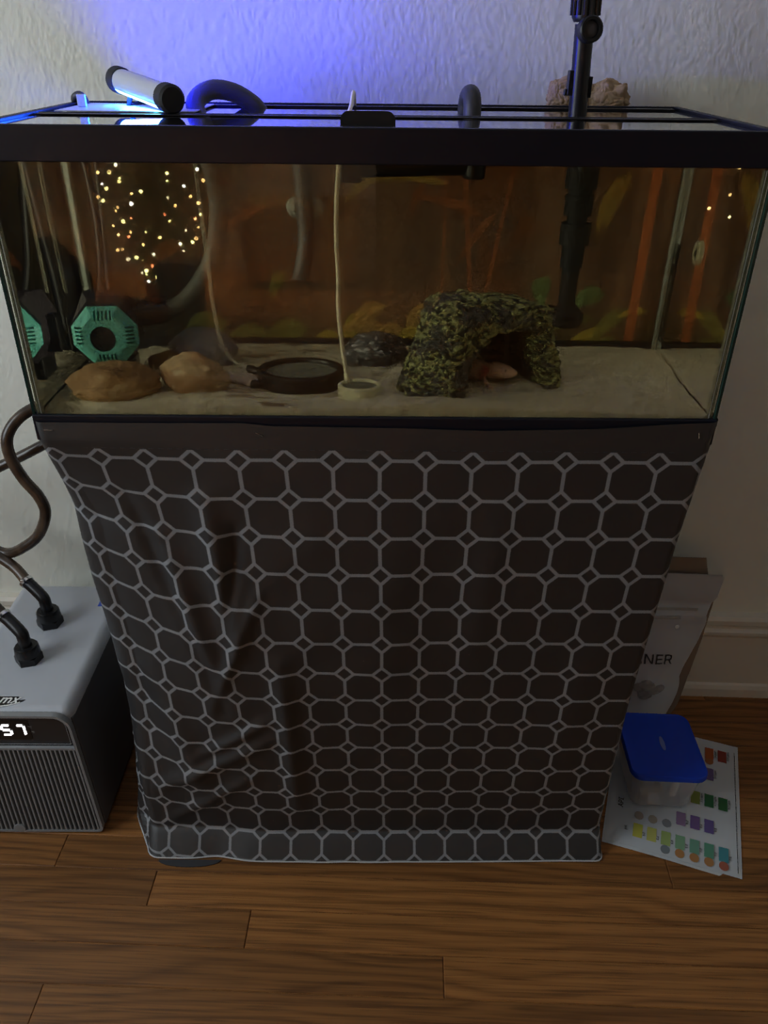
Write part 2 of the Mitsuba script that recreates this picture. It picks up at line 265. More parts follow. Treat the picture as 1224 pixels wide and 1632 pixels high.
def skirt_color(p, n, uv):
    t = lattice(p, n, uv)
    weave = 0.9 + 0.2 * noise(uv.x * 200, uv.y * 30)
    return mix(mi.Color3f(0.0120, 0.0126, 0.0140) * weave, mi.Color3f(0.18, 0.19, 0.205) * weave, t)
def skirt_rough(p, n, uv): return 0.52 - 0.06 * lattice(p, n, uv)
scene['skirt_fabric'] = {'type': 'twosided', 'b': {'type': 'principled', 'base_color': proc(skirt_color), 'roughness': proc(skirt_rough), 'specular': 0.75}}
def seg_ridge(x, z, x0, z0, x1, z1, w, h):
    L2 = (x1 - x0) ** 2 + (z1 - z0) ** 2; t = np.clip(((x - x0) * (x1 - x0) + (z - z0) * (z1 - z0)) / L2, 0, 1)
    d2 = (x - x0 - t * (x1 - x0)) ** 2 + (z - z0 - t * (z1 - z0)) ** 2
    return h * np.exp(-d2 / w ** 2) * np.sin(np.clip(t, 0.04, 0.96) * np.pi) ** 0.5
def front_y(x, z):
    """Depth of the fabric front: negative towards the viewer."""
    P = np.stack([x * 6, z * 5, x * 0 + 3], -1)
    left = 1 / (1 + np.exp((x + 0.02) / 0.07)); y0 = 0.075 * np.clip((-0.13 - x) / 0.25, 0, 1) ** 2.2 * np.interp(z, [0.03, 0.16, 0.30, 0.62, 0.74], [0.0, 0.35, 1.0, 0.8, 0.0])
    y = -0.005 + 0.025 * np.clip((0.73 - z) / 0.70, 0, 1) - (0.004 + 0.022 * left) * (meshkit.fbm(P, 3, 3) - 0.5) * np.clip((0.745 - z) / 0.15, 0, 1)
    y = y + y0
    for (a, b, c, d, w, h) in ((-0.205, 0.66, -0.185, 0.42, 0.016, -0.011), (-0.170, 0.62, -0.195, 0.46, 0.009, 0.007), (-0.27, 0.60, -0.225, 0.36, 0.018, -0.012), (-0.300, 0.66, -0.215, 0.30, 0.012, 0.009), (-0.130, 0.40, -0.118, 0.10, 0.014, -0.010), (-0.15, 0.52, -0.235, 0.30, 0.010, -0.007),
                            (-0.345, 0.12, -0.150, 0.25, 0.013, -0.010), (-0.270, 0.20, -0.150, 0.29, 0.010, -0.008), (-0.33, 0.40, -0.26, 0.10, 0.025, -0.010), (-0.33, 0.05, -0.18, 0.17, 0.010, -0.006), (0.15, 0.66, 0.13, 0.40, 0.02, -0.0025), (0.30, 0.45, 0.27, 0.2, 0.03, -0.003), (0.02, 0.62, 0.02, 0.3, 0.03, -0.002)):
        y = y + seg_ridge(x, z, a, b, c, d, w, h)
    hem = np.clip((0.036 - z) / 0.036, 0, 1)
    return y - 0.034 * hem ** 0.9
zs = np.concatenate([np.linspace(0.0012, 0.036, 16), np.linspace(0.0395, 0.07, 8), np.linspace(0.075, 0.765, 130)])
def top_z(x): return np.interp(x, [-0.384, -0.27, -0.15, -0.118, 0.029, 0.127, 0.252, 0.33, 0.384], [0.7625, 0.7625, 0.7635, 0.7600, 0.7585, 0.7560, 0.7595, 0.7655, 0.7685])
nl, nf, nr = 60, 300, 50
pts, uvs = [], []
for z0 in zs:
    c0, s0 = cols(np.array(z0))
    xl = -hx - 0.003 + np.interp(z0, [0, 0.08, 0.3, 0.5, 0.7, 0.76], [0.020, 0.020, 0.003, -0.008, -0.002, 0.002]); xr = hx + 0.003 - np.interp(z0, [0, 0.08, 0.3, 0.6, 0.76], [0.018, 0.020, 0.022, 0.012, 0.0])
    rl = np.interp(z0, [0.0, 0.1, 0.25, 0.6, 0.76], [0.022, 0.014, 0.040, 0.045, 0.012]); rr = 0.012
    fx = np.linspace(xl + rl, xr - rr, nf)
    flare = np.interp(z0, [0, 0.05, 0.16, 0.3], [1.0, 0.75, 0.10, 0])
    sy = np.linspace(0.29, 0.03, nl - 14)
    yf0 = front_y(np.array([fx[0]]), np.array([z0]))[0]; yf1 = front_y(np.array([fx[-1]]), np.array([z0]))[0]
    side_l = [(xl - flare * 0.034 * math.sin(min(1, max(0, (yy - 0.0) / 0.20)) * math.pi) + 0.004 * math.sin(yy * 55 + z0 * 3) * (1 - z0), yy) for yy in sy if yy > yf0 + rl + 0.004]
    side_l = np.array(side_l); side_l = np.column_stack([np.interp(np.linspace(0, 1, nl - 14), np.linspace(0, 1, len(side_l)), side_l[:, k]) for k in (0, 1)])
    th = np.linspace(np.pi, 1.5 * np.pi, 16)[1:-1]; arc_l = np.column_stack([xl + rl + rl * np.cos(th), yf0 + rl + rl * np.sin(th)])
    th = np.linspace(1.5 * np.pi, 2 * np.pi, 12)[1:-1]; arc_r = np.column_stack([xr - rr + rr * np.cos(th), yf1 + rr + rr * np.sin(th)])
    side_r = np.column_stack([xr + 0.003 * np.sin(np.linspace(0, 5, nr - 10)), np.linspace(yf1 + rr + 0.004, 0.29, nr - 10)])
    fy = front_y(fx, np.full(nf, z0))
    path = np.vstack([side_l, arc_l, np.column_stack([fx, fy]), arc_r, side_r])
    tz = top_z(path[:, 0]); zz = np.where(z0 > 0.07, 0.07 + (z0 - 0.07) * (tz - 0.07) / 0.695, z0)
    pts.append(np.column_stack([path, zz]))
    s = np.concatenate([[0], np.cumsum(np.linalg.norm(np.diff(path, axis=0), axis=1))]); i0 = len(side_l) + len(arc_l)
    xa = s - s[i0] + fx[0]; xa[i0:i0 + nf] = fx
    off = np.cumsum(np.linalg.norm(np.diff(path, axis=0), axis=1)); xa[i0 + nf:] = fx[-1] + s[i0 + nf:] - s[i0 + nf - 1]
    shear = 0.0
    k = np.interp(-zz, -rowz, rowk) + 0.20 * np.exp(-((xa + 0.37) / 0.06) ** 2) * np.clip((0.74 - zz) / 0.2, 0, 1) + 0.05 * (meshkit.fbm(np.stack([xa * 8, zz * 8, xa * 0], -1), 2, 9) - 0.5)
    uvs.append(np.column_stack([(xa - c0) / s0 + 0.06 * (meshkit.fbm(np.stack([xa * 8, zz * 8, xa * 0 + 4], -1), 2, 19) - 0.5), k]))
nv = len(pts[0]); P = np.vstack(pts); UV = np.vstack(uvs)
i, j = np.meshgrid(np.arange(len(zs) - 1), np.arange(nv - 1), indexing='ij'); q = np.stack([i * nv + j, i * nv + j + 1, (i + 1) * nv + j + 1, (i + 1) * nv + j], -1).reshape(-1, 4)
put('skirt', (P, q), 'skirt_fabric', True, uv=UV, label='dark satin fabric skirt with a grey octagon lattice hanging round the tank stand', cat='fabric skirt')
def on_front(x, z, lift=0.0008):
    return [x, float(front_y(np.array([x]), np.array([z]))[0]) - lift, z]
for (xa_, za_, xb_, zb_) in ((-0.372, 0.7535, -0.362, 0.7530), (-0.1350, 0.7520, -0.1270, 0.7475), (0.3640, 0.7560, 0.3655, 0.7490)):
    put('skirt__staple', tube([on_front(xa_, za_), on_front(xb_, zb_)], 0.0005, 6, 2, curve=False), 'steel', label='thin bright staple in the top band')
for k in range(64):
    xs_ = -0.345 + 0.0108 * k; put('skirt__stitch', tube([on_front(xs_, 0.7305, 0.0004), on_front(xs_ + 0.0062, 0.7305, 0.0004)], 0.0004, 5, 2, curve=False), 'dark_rubber')
hemline = pts[0]
scene['hem_thread'] = {'type': 'twosided', 'b': {'type': 'principled', 'base_color': rgb(0.42, 0.43, 0.43), 'roughness': 0.5}}
put('skirt__hem_edge', tube(hemline[20:-20:3] + [0, -0.0005, 0.0008], 0.0013, 6, 1, curve=False), 'hem_thread', True, label='pale hem edge along the floor')
# a loose corner of the lining that pokes out under the hem
th = np.linspace(0, np.pi, 14)
flap = [(-0.295 + 0.05 * math.cos(t), -0.0125 - 0.013 * math.sin(t)) for t in th]
put('skirt__lining_flap', prism(flap, 0.0012, np.array([[1, 0, 0, 0], [0, 1, 0, 0], [0, 0, 1, 0.0004], [0, 0, 0, 1.0]])), 'dark_rubber', label='dark curl of lining under the hem')

# ------------------------------------------------------------------ inside the tank: sand
def sand_z(x, y):
    P = np.stack([x * 9, y * 14, x * 0], -1)
    z = 0.7745 + 0.010 * (meshkit.fbm(P, 3, 21) - 0.5) + 0.0035 * (meshkit.fbm(P * 7, 3, 5) - 0.5)
    z = z + 0.010 * np.exp(-((x - 0.03) / 0.07) ** 2 - ((y - 0.025) / 0.035) ** 2) + 0.004 * np.exp(-((x + 0.16) / 0.06) ** 2 - ((y - 0.03) / 0.03) ** 2) + 0.006 * np.exp(-((x - 0.28) / 0.09) ** 2 - ((y - 0.26) / 0.06) ** 2)
    return z - 0.006 * np.exp(-((x - 0.37) / 0.03) ** 2 - ((y - 0.1) / 0.12) ** 2) - 0.006 * np.exp(-((x + 0.36) / 0.05) ** 2)
gx, gy = np.meshgrid(np.linspace(-WX + 0.0015, WX - 0.0015, 260), np.linspace(WY0 + 0.0015, D - 0.012, 110), indexing='ij')
top = np.stack([gx, gy, sand_z(gx, gy)], -1); low = top.copy(); low[..., 2] = HS + 0.011
def grid_solid(top, low):
    a, b = top.shape[:2]; n = a * b; v = np.vstack([top.reshape(-1, 3), low.reshape(-1, 3)]); i, j = np.meshgrid(np.arange(a - 1), np.arange(b - 1), indexing='ij'); k = (i * b + j).ravel()
    q = [np.stack([k, k + b, k + b + 1, k + 1], -1), np.stack([k + n, k + 1 + n, k + b + 1 + n, k + b + n], -1)]
    for e in (np.arange(b), np.arange(b) + (a - 1) * b, np.arange(a) * b, np.arange(a) * b + b - 1): q.append(np.stack([e[:-1], e[1:], e[1:] + n, e[:-1] + n], -1))
    return v, np.vstack(q)
def sand_color(p, n, uv):
    g = noise(p.x * 900, p.y * 900, p.z * 900); m = fbm(p.x * 16, p.y * 22, 1.0, 3)
    c = mix((0.40, 0.36, 0.27), (0.72, 0.67, 0.55), g * 0.35 + m * 0.30 + 0.5 * smoothstep(0.25, 0.75, noise(p.x * 230, p.y * 230, 2.0)) - 0.1)
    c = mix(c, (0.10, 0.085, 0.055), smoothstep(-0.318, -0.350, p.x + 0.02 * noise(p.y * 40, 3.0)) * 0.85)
    return mix(c, (0.13, 0.07, 0.035), smoothstep(0.52, 0.70, fbm(p.x * 26, p.y * 60, 4.0, 4)) * smoothstep(0.07, -0.03, p.x) * smoothstep(-0.28, -0.10, p.x) * 0.85)
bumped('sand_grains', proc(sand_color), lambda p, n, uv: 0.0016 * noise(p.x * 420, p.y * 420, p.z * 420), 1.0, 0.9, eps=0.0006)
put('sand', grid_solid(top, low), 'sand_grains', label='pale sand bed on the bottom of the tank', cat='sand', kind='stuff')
sz = lambda x, y: float(sand_z(np.array(x), np.array(y)))

# stones
def stone_mat(key, c1, c2, c3, f):
    def col(p, n, uv):
        a = fbm(p.x * f, p.y * f, p.z * f * 1.6, 4); b = fbm(p.x * f * 3 + 9, p.y * f * 3, p.z * f * 4, 3)
        return mix(mix(c1, c2, smoothstep(0.35, 0.65, a)), c3, smoothstep(0.55, 0.75, b) * 0.8)
    return bumped(key, proc(col), lambda p, n, uv: 0.0012 * fbm(p.x * 220, p.y * 220, p.z * 220, 2), 1.0, 0.8, eps=0.0008)
stone_mat('brown_stone', (0.20, 0.11, 0.05), (0.31, 0.18, 0.085), (0.42, 0.31, 0.18), 30)
stone_mat('veined_stone', (0.27, 0.14, 0.07), (0.38, 0.26, 0.15), (0.50, 0.42, 0.30), 34)
stone_mat('slate_stone', (0.17, 0.175, 0.23), (0.22, 0.22, 0.26), (0.26, 0.23, 0.20), 30)
stone_mat('mottled_stone', (0.030, 0.031, 0.034), (0.075, 0.078, 0.085), (0.40, 0.40, 0.43), 55)
stone_mat('pink_stone', (0.46, 0.37, 0.34), (0.52, 0.42, 0.38), (0.32, 0.24, 0.21), 30)
put('stone', cat_(rock((-0.302, 0.070, 0.7885), (0.052, 0.034, 0.0255), 3, 0.22, 4, 0.12)), 'brown_stone', True, label='brown rounded stone under the teal pump, largest of the stones', cat='stone')
put('stone', rock((-0.214, 0.088, 0.7905), (0.040, 0.028, 0.0255), 11, 0.30, 4, -0.30), 'veined_stone', True, label='brown stone with pale cream veins, right beside the largest stone', cat='stone')
put('stone', rock((-0.219, 0.215, 0.7900), (0.043, 0.036, 0.029), 5, 0.14, 4, 0.1), 'slate_stone', True, label='smooth blue-grey stone behind the pale veined stone', cat='stone')
put('stone', rock((-0.262, 0.195, 0.7800), (0.025, 0.022, 0.015), 8, 0.2, 3, 0.4), 'brown_stone', True, label='small brown stone half hidden behind the two front stones', cat='stone')
put('stone', rock((-0.003, 0.225, 0.7880), (0.041, 0.034, 0.026), 14, 0.26, 4, 0.2), 'mottled_stone', True, label='black stone mottled with white, between the cream disc and the cave', cat='stone')
put('stone', rock((-0.152, 0.118, 0.7785), (0.034, 0.017, 0.0065), 17, 0.2, 3, -0.50), 'pink_stone', True, label='flat pinkish shard of stone pointing at the black disc', cat='stone')

# pump / canister filter in the corner
tag('internal_pump', 'boxy dark pump with a teal octagonal face in the left tank corner', 'pump')
def octagon(w, h, k=0.30): return [(-w + k * w * 1.3, -h), (w - k * w * 1.3, -h), (w, -h + k * h * 1.6), (w, h - k * h * 1.6), (w - k * w * 1.3, h), (-w + k * w * 1.3, h), (-w, h - k * h * 1.6), (-w, -h + k * h * 1.6)]
PM = frame((-0.3215, 0.135, 0.8285), (math.cos(0.10), math.sin(0.10), 0), (0, 0.12, 1))     # local: x right, y up, z towards the viewer
def layer(w, h, z, cx=0, cy=0, k=0.42): return [(x + cx, y + cy, z) for x, y in octagon(w, h, k)]
face = hull(layer(0.0375, 0.033, -0.012) + layer(0.0385, 0.034, -0.004) + layer(0.0270, 0.0235, 0.0085, 0.0, -0.001))
def to(m): return moved(m, PM)
fm = m3.Manifold(m3.Mesh(np.asarray(to(face).vertices, np.float32), np.asarray(to(face).faces, np.uint32)))
def man(m): return m3.Manifold(m3.Mesh(np.asarray(m.vertices, np.float32), np.asarray(m.faces, np.uint32)))
cuts = []
for k in range(5):
    cuts.append(bx(-0.0095 + k * 0.0045, -0.0072 + k * 0.0045, 0.0185, 0.0290, -0.003, 0.02)); cuts.append(bx(-0.0095 + k * 0.0045, -0.0072 + k * 0.0045, -0.0305, -0.0215, -0.003, 0.02))
    cuts.append(bx(0.0245, 0.034, -0.0095 + k * 0.0045, -0.0072 + k * 0.0045, -0.003, 0.02)); cuts.append(bx(-0.034, -0.0245, -0.0095 + k * 0.0045, -0.0072 + k * 0.0045, -0.003, 0.02))
for c_ in cuts: fm = fm - man(to(c_))
hole = trimesh.creation.cylinder(radius=0.0148, height=0.03, sections=40); hole.apply_translation((-0.002, -0.0035, 0.012)); fm = fm - man(to(hole))
mm = fm.to_mesh(); put('internal_pump__face', trimesh.Trimesh(mm.vert_properties[:, :3], mm.tri_verts), 'teal_plastic', 20, label='teal octagonal face with slots')
gr = [to(lathe([(0, 0.0), (0.0147, 0.0), (0.0147, 0.0062), (0.0130, 0.0070), (0, 0.0060)], (-0.002, -0.0035, 0.0), (0, 0, 1)))]
put('internal_pump__grille', cat_(*gr), 'matte_black', 30, label='black round grille')
put('internal_pump__core', to(hull(layer(0.033, 0.029, -0.013) + layer(0.030, 0.026, -0.0045))), 'matte_black')
put('internal_pump__body', to(hull(layer(0.0375, 0.036, -0.0125, 0, 0.004) + layer(0.0375, 0.036, -0.075, 0, 0.004) + layer(0.030, 0.043, -0.022, 0, 0.006, 0.2) + layer(0.030, 0.043, -0.070, 0, 0.006, 0.2))), 'purple_black', 20)
put('internal_pump__outlet', cat_(tube([(-0.292, 0.176, 0.8440), (-0.262, 0.180, 0.8475)], 0.0150, 20, 2, curve=False), tube([(-0.274, 0.178, 0.8460), (-0.252, 0.180, 0.8485)], 0.0128, 20, 2, curve=False)), 'black_plastic', 40)
put('internal_pump__bracket', rbx(-0.374, -0.350, 0.165, 0.19, 0.800, 0.845, 0.004), 'black_plastic', 40)
put('internal_pump__foot', rbx(-0.352, -0.300, 0.150, 0.205, sz(-0.32, 0.17) - 0.003, 0.795, 0.004), 'black_plastic', 40)
put('outlet_hose', tube([(-0.258, 0.180, 0.848), (-0.235, 0.182, 0.857), (-0.212, 0.183, 0.880), (-0.192, 0.184, 0.912), (-0.184, 0.185, 0.942), (-0.181, 0.187, 0.975), (-0.186, 0.190, 1.010), (-0.200, 0.205, 1.040), (-0.214, 0.225, 1.0655), (-0.200, 0.250, 1.0790), (-0.177, 0.268, 1.0765), (-0.156, 0.280, 1.0640), (-0.146, 0.288, 1.0520)], 0.0108, 20, 8), 'grey_hose', True, label='thick grey hose rising from the teal pump and arching over the tank rim', cat='hose')

# black round diffuser, cream air stone and tubes
cxd, cyd = -0.090, 0.118; zb = sz(cxd, cyd)
tag('diffuser_disc', 'wide black round diffuser lying flat on the sand', 'diffuser')
put('diffuser_disc__rim', lathe([(0, zb - 0.003), (0.051, zb - 0.003), (0.053, zb), (0.053, zb + 0.017), (0.051, zb + 0.019), (0.044, zb + 0.019), (0.0425, zb + 0.0165), (0.0425, zb + 0.012), (0, zb + 0.012)], (cxd, cyd, 0), n=56), 'black_plastic', 35)
prin('dark_mesh', proc(lambda p, n, uv: mix((0.08, 0.085, 0.07), (0.20, 0.21, 0.16), noise(p.x * 700, p.y * 700, 0.0))), 0.8)
put('diffuser_disc__mesh_top', lathe([(0, zb + 0.0145), (0.043, zb + 0.0145), (0.043, zb + 0.013), (0, zb + 0.013)], (cxd, cyd, 0), n=48), 'dark_mesh')
put('diffuser_disc__nozzle', tube([(cxd - 0.050, cyd + 0.012, zb + 0.010), (cxd - 0.066, cyd + 0.028, zb + 0.010)], 0.005, 12, 2, curve=False), 'black_plastic', True)
put('diffuser_disc__lug', rbx(cxd - 0.059, cxd - 0.047, cyd - 0.026, cyd - 0.014, zb - 0.002, zb + 0.008, 0.002), 'black_plastic', 40)
put('airline_tube', tube([(cxd - 0.064, cyd + 0.027, zb + 0.010), (-0.176, 0.158, 0.792), (-0.190, 0.166, 0.815), (-0.1955, 0.170, 0.855), (-0.197, 0.170, 0.905), (-0.199, 0.170, 0.960), (-0.2005, 0.170, 1.0195)], 0.0024, 8, 8), 'clear_tube', True, label='thin clear airline running down to the black diffuser', cat='tube')
cxa, cya = -0.019, 0.062; zb = sz(cxa, cya)
tag('air_stone', 'small round cream air stone with grey top beside the black diffuser', 'air stone')
put('air_stone__cup', lathe([(0, zb - 0.002), (0.0235, zb - 0.002), (0.0250, zb), (0.0252, zb + 0.013), (0.0240, zb + 0.0145), (0.0215, zb + 0.0145), (0.0205, zb + 0.0125), (0.0205, zb + 0.010), (0, zb + 0.010)], (cxa, cya, 0), n=48), 'cream_plastic', 35)
put('air_stone__stone_top', lathe([(0, zb + 0.0118), (0.0206, zb + 0.0112), (0.0206, zb + 0.009), (0, zb + 0.009)], (cxa, cya, 0), n=40), 'dark_mesh')
put('air_stone__stem', tube([(cxa - 0.014, cya + 0.016, zb + 0.010), (cxa - 0.0155, cya + 0.020, zb + 0.022)], [0.0042, 0.0030], 12, 2, curve=False), 'cream_plastic', True)
put('air_tube', tube([(cxa - 0.0155, cya + 0.020, zb + 0.020), (-0.0395, 0.090, 0.830), (-0.0430, 0.096, 0.870), (-0.0425, 0.100, 0.905), (-0.0440, 0.102, 0.945), (-0.0430, 0.105, 0.985), (-0.0400, 0.112, 1.020), (-0.038, 0.15, 1.045), (-0.032, 0.235, 1.064), (-0.030, 0.262, 1.077), (-0.030, 0.285, 1.073), (-0.030, 0.300, 1.062)], 0.0026, 10, 8), 'white_tube', True, label='cream air tube rising from the small air stone up over the back rim', cat='tube')

# black intake pipe, its part above the lid
tag('intake_pipe', 'black jointed pipe with a ribbed cap standing up through the lid at right', 'pipe')
def stk(key, P0, P1, r, mat='black_plastic', n=24): put('intake_pipe__' + key, tube([P0, P1], r, n, 2, curve=False), mat, 40)
stk('upper_tube', (0.2398, 0.236, 1.004), (0.2335, 0.236, 1.1500), 0.0108)
a0, a1 = np.array((0.2338, 0.236, 1.1390)), np.array((0.2330, 0.236, 1.1570)); ax = (a1 - a0) / np.linalg.norm(a1 - a0)
cap = [lathe([(0, 0), (0.0125, 0), (0.0150, 0.005), (0.0150, 0.026), (0.0140, 0.0275), (0, 0.0275)], a1 - ax * 0.005, ax, 36)]
for k in range(14):
    t = 2 * math.pi * k / 14; cap.append(tube([a1 + ax * 0.001 + 0.0150 * np.array((math.cos(t), math.sin(t), 0)), a1 + ax * 0.0215 + 0.0150 * np.array((math.cos(t), math.sin(t), 0))], 0.0024, 8, 2, curve=False))
put('intake_pipe__ribbed_cap', cat_(*cap), 'black_plastic', 40, label='black ribbed cap')
put('intake_pipe__swivel', lathe([(0.0086, -0.002), (0.0135, -0.002), (0.0135, 0.009), (0.0120, 0.0105), (0.0092, 0.0105), (0.0086, 0.007)], (0.2352, 0.220, 1.1440), (0.15, -1, 0.1), 32), 'black_plastic', 40, label='round swivel ring')
put('intake_pipe__swivel_plug', lathe([(0, -0.004), (0.0085, -0.004), (0.0085, 0.006), (0, 0.0085)], (0.2352, 0.220, 1.1440), (0.15, -1, 0.1), 28), 'dark_rubber', 40)
put('intake_pipe__clip', cat_(rbx(0.2215, 0.228, 0.230, 0.242, 1.078, 1.104, 0.001), rbx(0.2185, 0.226, 0.232, 0.240, 1.078, 1.085, 0.001), rbx(0.2445, 0.2495, 0.230, 0.242, 1.076, 1.098, 0.001)), 'black_plastic', 40)
for z0, z1, r in ((0.984, 1.006, 0.0190), (0.976, 0.986, 0.0140), (0.954, 0.977, 0.0168), (0.944, 0.955, 0.0120), (0.920, 0.945, 0.0185), (0.893, 0.922, 0.0138), (0.838, 0.897, 0.0105)): stk('joint' if r > 0.0142 else 'lower_tube', (0.2400, 0.245, z0), (0.2402, 0.245, z1), r, 'matte_black')
put('intake_pipe__strainer', lathe([(0, 0.820), (0.019, 0.820), (0.0225, 0.824), (0.0225, 0.835), (0.016, 0.842), (0.0105, 0.848), (0, 0.846)], (0.2408, 0.245, 0), n=32), 'matte_black', 35)
# spray bar and its elbow
tag('spray_bar', 'black horizontal spray bar at the waterline with an elbow through the lid', 'spray bar')
put('spray_bar__bar', tube([(-0.045, 0.235, 1.0040), (0.112, 0.24, 1.0080)], 0.0105, 20, 2, curve=False), 'black_plastic', True)
put('spray_bar__joint', lathe([(0, -0.012), (0.0125, -0.012), (0.0135, -0.008), (0.0135, 0.008), (0, 0.008)], (0.1125, 0.24, 1.006), (0, 0, 1), 28), 'black_plastic', 35)
put('spray_bar__clip', rbx(-0.044, -0.018, 0.225, 0.247, 0.989, 1.006, 0.003), 'black_plastic', 40)
put('spray_bar__elbow', cat_(tube([(0.1125, 0.24, 1.010), (0.1125, 0.24, 1.045), (0.1125, 0.243, 1.066), (0.1120, 0.252, 1.0755), (0.111, 0.268, 1.0765), (0.1105, 0.285, 1.070), (0.110, 0.294, 1.056)], 0.0108, 20, 8)), 'dark_rubber', True)

# grey return pipe with two suction cups
tag('return_pipe', 'short grey pipe hanging against the back glass with two pale suction cups', 'pipe')
put('return_pipe__tube', tube([(-0.0925, 0.27, 1.019), (-0.0900, 0.27, 0.985), (-0.0885, 0.27, 0.950), (-0.0890, 0.27, 0.915), (-0.0945, 0.266, 0.882), (-0.0975, 0.262, 0.868)], [0.0105, 0.0105, 0.0102, 0.0100, 0.0100, 0.0115], 18, 8), 'grey_pipe', True)
for x, t in ((-0.1015, -0.35), (-0.0765, 0.35)):
    put('return_pipe__suction_cup', lathe([(0, -0.003), (0.0125, -0.003), (0.0115, 0.0), (0.0060, 0.003), (0.0040, 0.008), (0, 0.008)], (x, 0.281, 0.955), (t, -1, 0.1), 26), 'silicone', 40, label='pale suction cup')

# cables and tubes at the left
put('pump_cable', tube([(-0.333, 0.195, 0.868), (-0.334, 0.225, 0.900), (-0.336, 0.245, 0.950), (-0.341, 0.255, 1.000), (-0.350, 0.268, 1.040), (-0.360, 0.283, 1.061), (-0.369, 0.292, 1.0705), (-0.379, 0.297, 1.0665), (-0.387, 0.325, 1.050), (-0.392, 0.340, 1.02), (-0.394, 0.345, 0.95)], 0.0042, 10, 8), 'dark_rubber', True, label='dark cable from the pump looping over the back left rim', cat='cable')
put('heater_cable', tube([(-0.345, 0.285, 0.80), (-0.343, 0.285, 0.87), (-0.338, 0.285, 0.94), (-0.335, 0.285, 1.0), (-0.334, 0.287, 1.019)], 0.0040, 10, 8), 'dark_rubber', True, label='dark straight cable in the back left corner beside the pump cable', cat='cable')
put('drip_tube', tube([(-0.368, 0.17, 0.872), (-0.3685, 0.168, 0.92), (-0.3690, 0.165, 0.97), (-0.3685, 0.165, 1.018)], 0.0022, 8, 6), 'clear_tube', True, label='thin clear tube standing against the left glass', cat='tube')
prin('scale_print', proc(lambda p, n, uv: dr.select((noise(p.z * 300, 1.0) > 0.45) & (dr.abs(p.y - 0.2915) < 0.004), mi.Color3f(0.16, 0.17, 0.12), mi.Color3f(0.012, 0.012, 0.012))), 0.5)
put('thermometer_strip', bx(WX - 0.0012, WX - 0.0006, 0.281, 0.301, 0.790, 0.915), 'scale_print', label='black strip thermometer stuck in the back right corner', cat='thermometer')
tag('suction_button', 'small pale round suction disc on the right glass', 'suction cup')
put('suction_button__cup', lathe([(0.0045, 0), (0.0135, 0), (0.0145, 0.0010), (0.0125, 0.002), (0.0045, 0.002)], (WX - 0.0032, 0.195, 0.920), (1, 0, 0), 28), 'cream_plastic', 40)
put('suction_button__stud', lathe([(0, 0), (0.0030, 0), (0.0028, 0.0022), (0, 0.0026)], (WX - 0.0032, 0.195, 0.920), (1, 0, 0), 16), 'dark_rubber', 40)

# cave with the axolotl
CA = frame((0.080, 0.040, 0.7715), (0.1341, 0.068, 0), (-0.068, 0.1341, 0))       # local: x along the mouth, y into the cave, z up
def sph(c, r): return trimesh.creation.icosphere(subdivisions=2, radius=r).vertices + np.asarray(c)
def mhull(*ss): return man(hull(np.vstack([sph(c, r) for c, r in ss])))
Hc = 0.112
outer = (mhull(((0.012, 0.012, -0.004), 0.014), ((0.030, 0.020, Hc - 0.018), 0.014), ((0.012, 0.085, 0), 0.022), ((0.035, 0.080, Hc - 0.024), 0.020), ((0.060, 0.030, Hc - 0.015), 0.014), ((0.060, 0.085, Hc - 0.02), 0.018), ((-0.012, 0.070, 0), 0.012))
         + mhull(((0.030, 0.020, Hc - 0.020), 0.015), ((0.128, 0.016, Hc - 0.026), 0.016), ((0.120, 0.085, Hc - 0.028), 0.018), ((0.040, 0.085, Hc - 0.025), 0.018), ((0.040, 0.02, 0.070), 0.010), ((0.120, 0.02, 0.070), 0.010))
         + mhull(((0.130, 0.018, Hc - 0.028), 0.016), ((0.150, 0.016, 0.004), 0.013), ((0.150, 0.085, 0.004), 0.016), ((0.128, 0.085, Hc - 0.03), 0.016), ((0.120, 0.088, 0.01), 0.012))
         + mhull(((0.02, 0.095, 0), 0.012), ((0.14, 0.095, 0), 0.012), ((0.04, 0.092, Hc - 0.03), 0.014), ((0.12, 0.092, Hc - 0.03), 0.014)) + mhull(((-0.02, 0.035, 0.004), 0.008), ((0.005, 0.02, 0.003), 0.010), ((0.0, 0.06, 0.01), 0.012)))
tun = mhull(((0.034, -0.04, -0.01), 0.006), ((0.040, -0.04, 0.022), 0.008), ((0.072, -0.04, 0.070), 0.010), ((0.127, -0.04, 0.072), 0.009), ((0.140, -0.04, -0.01), 0.006), ((0.034, 0.078, -0.01), 0.006), ((0.040, 0.078, 0.04), 0.008), ((0.07, 0.075, 0.060), 0.010), ((0.122, 0.075, 0.060), 0.009), ((0.138, 0.078, -0.01), 0.006))
cave = (outer - tun).refine_to_length(0.0032)
cm = cave.to_mesh(); cv = np.array(cm.vert_properties[:, :3], float); cmesh = trimesh.Trimesh(cv, cm.tri_verts); cmesh.merge_vertices()
trimesh.smoothing.filter_taubin(cmesh, iterations=8)
cv, cn = np.array(cmesh.vertices), np.array(cmesh.vertex_normals)
ridge = 1 - 2 * np.abs(meshkit.fbm(cv * 75 + 3, 3, 2) - 0.5); big = meshkit.fbm(cv * 26, 3, 8) - 0.5
cv = cv + cn * ((ridge - 0.72) * 0.013 + big * 0.014)[:, None]
cmesh = moved(trimesh.Trimesh(cv, cmesh.faces, process=False), CA)
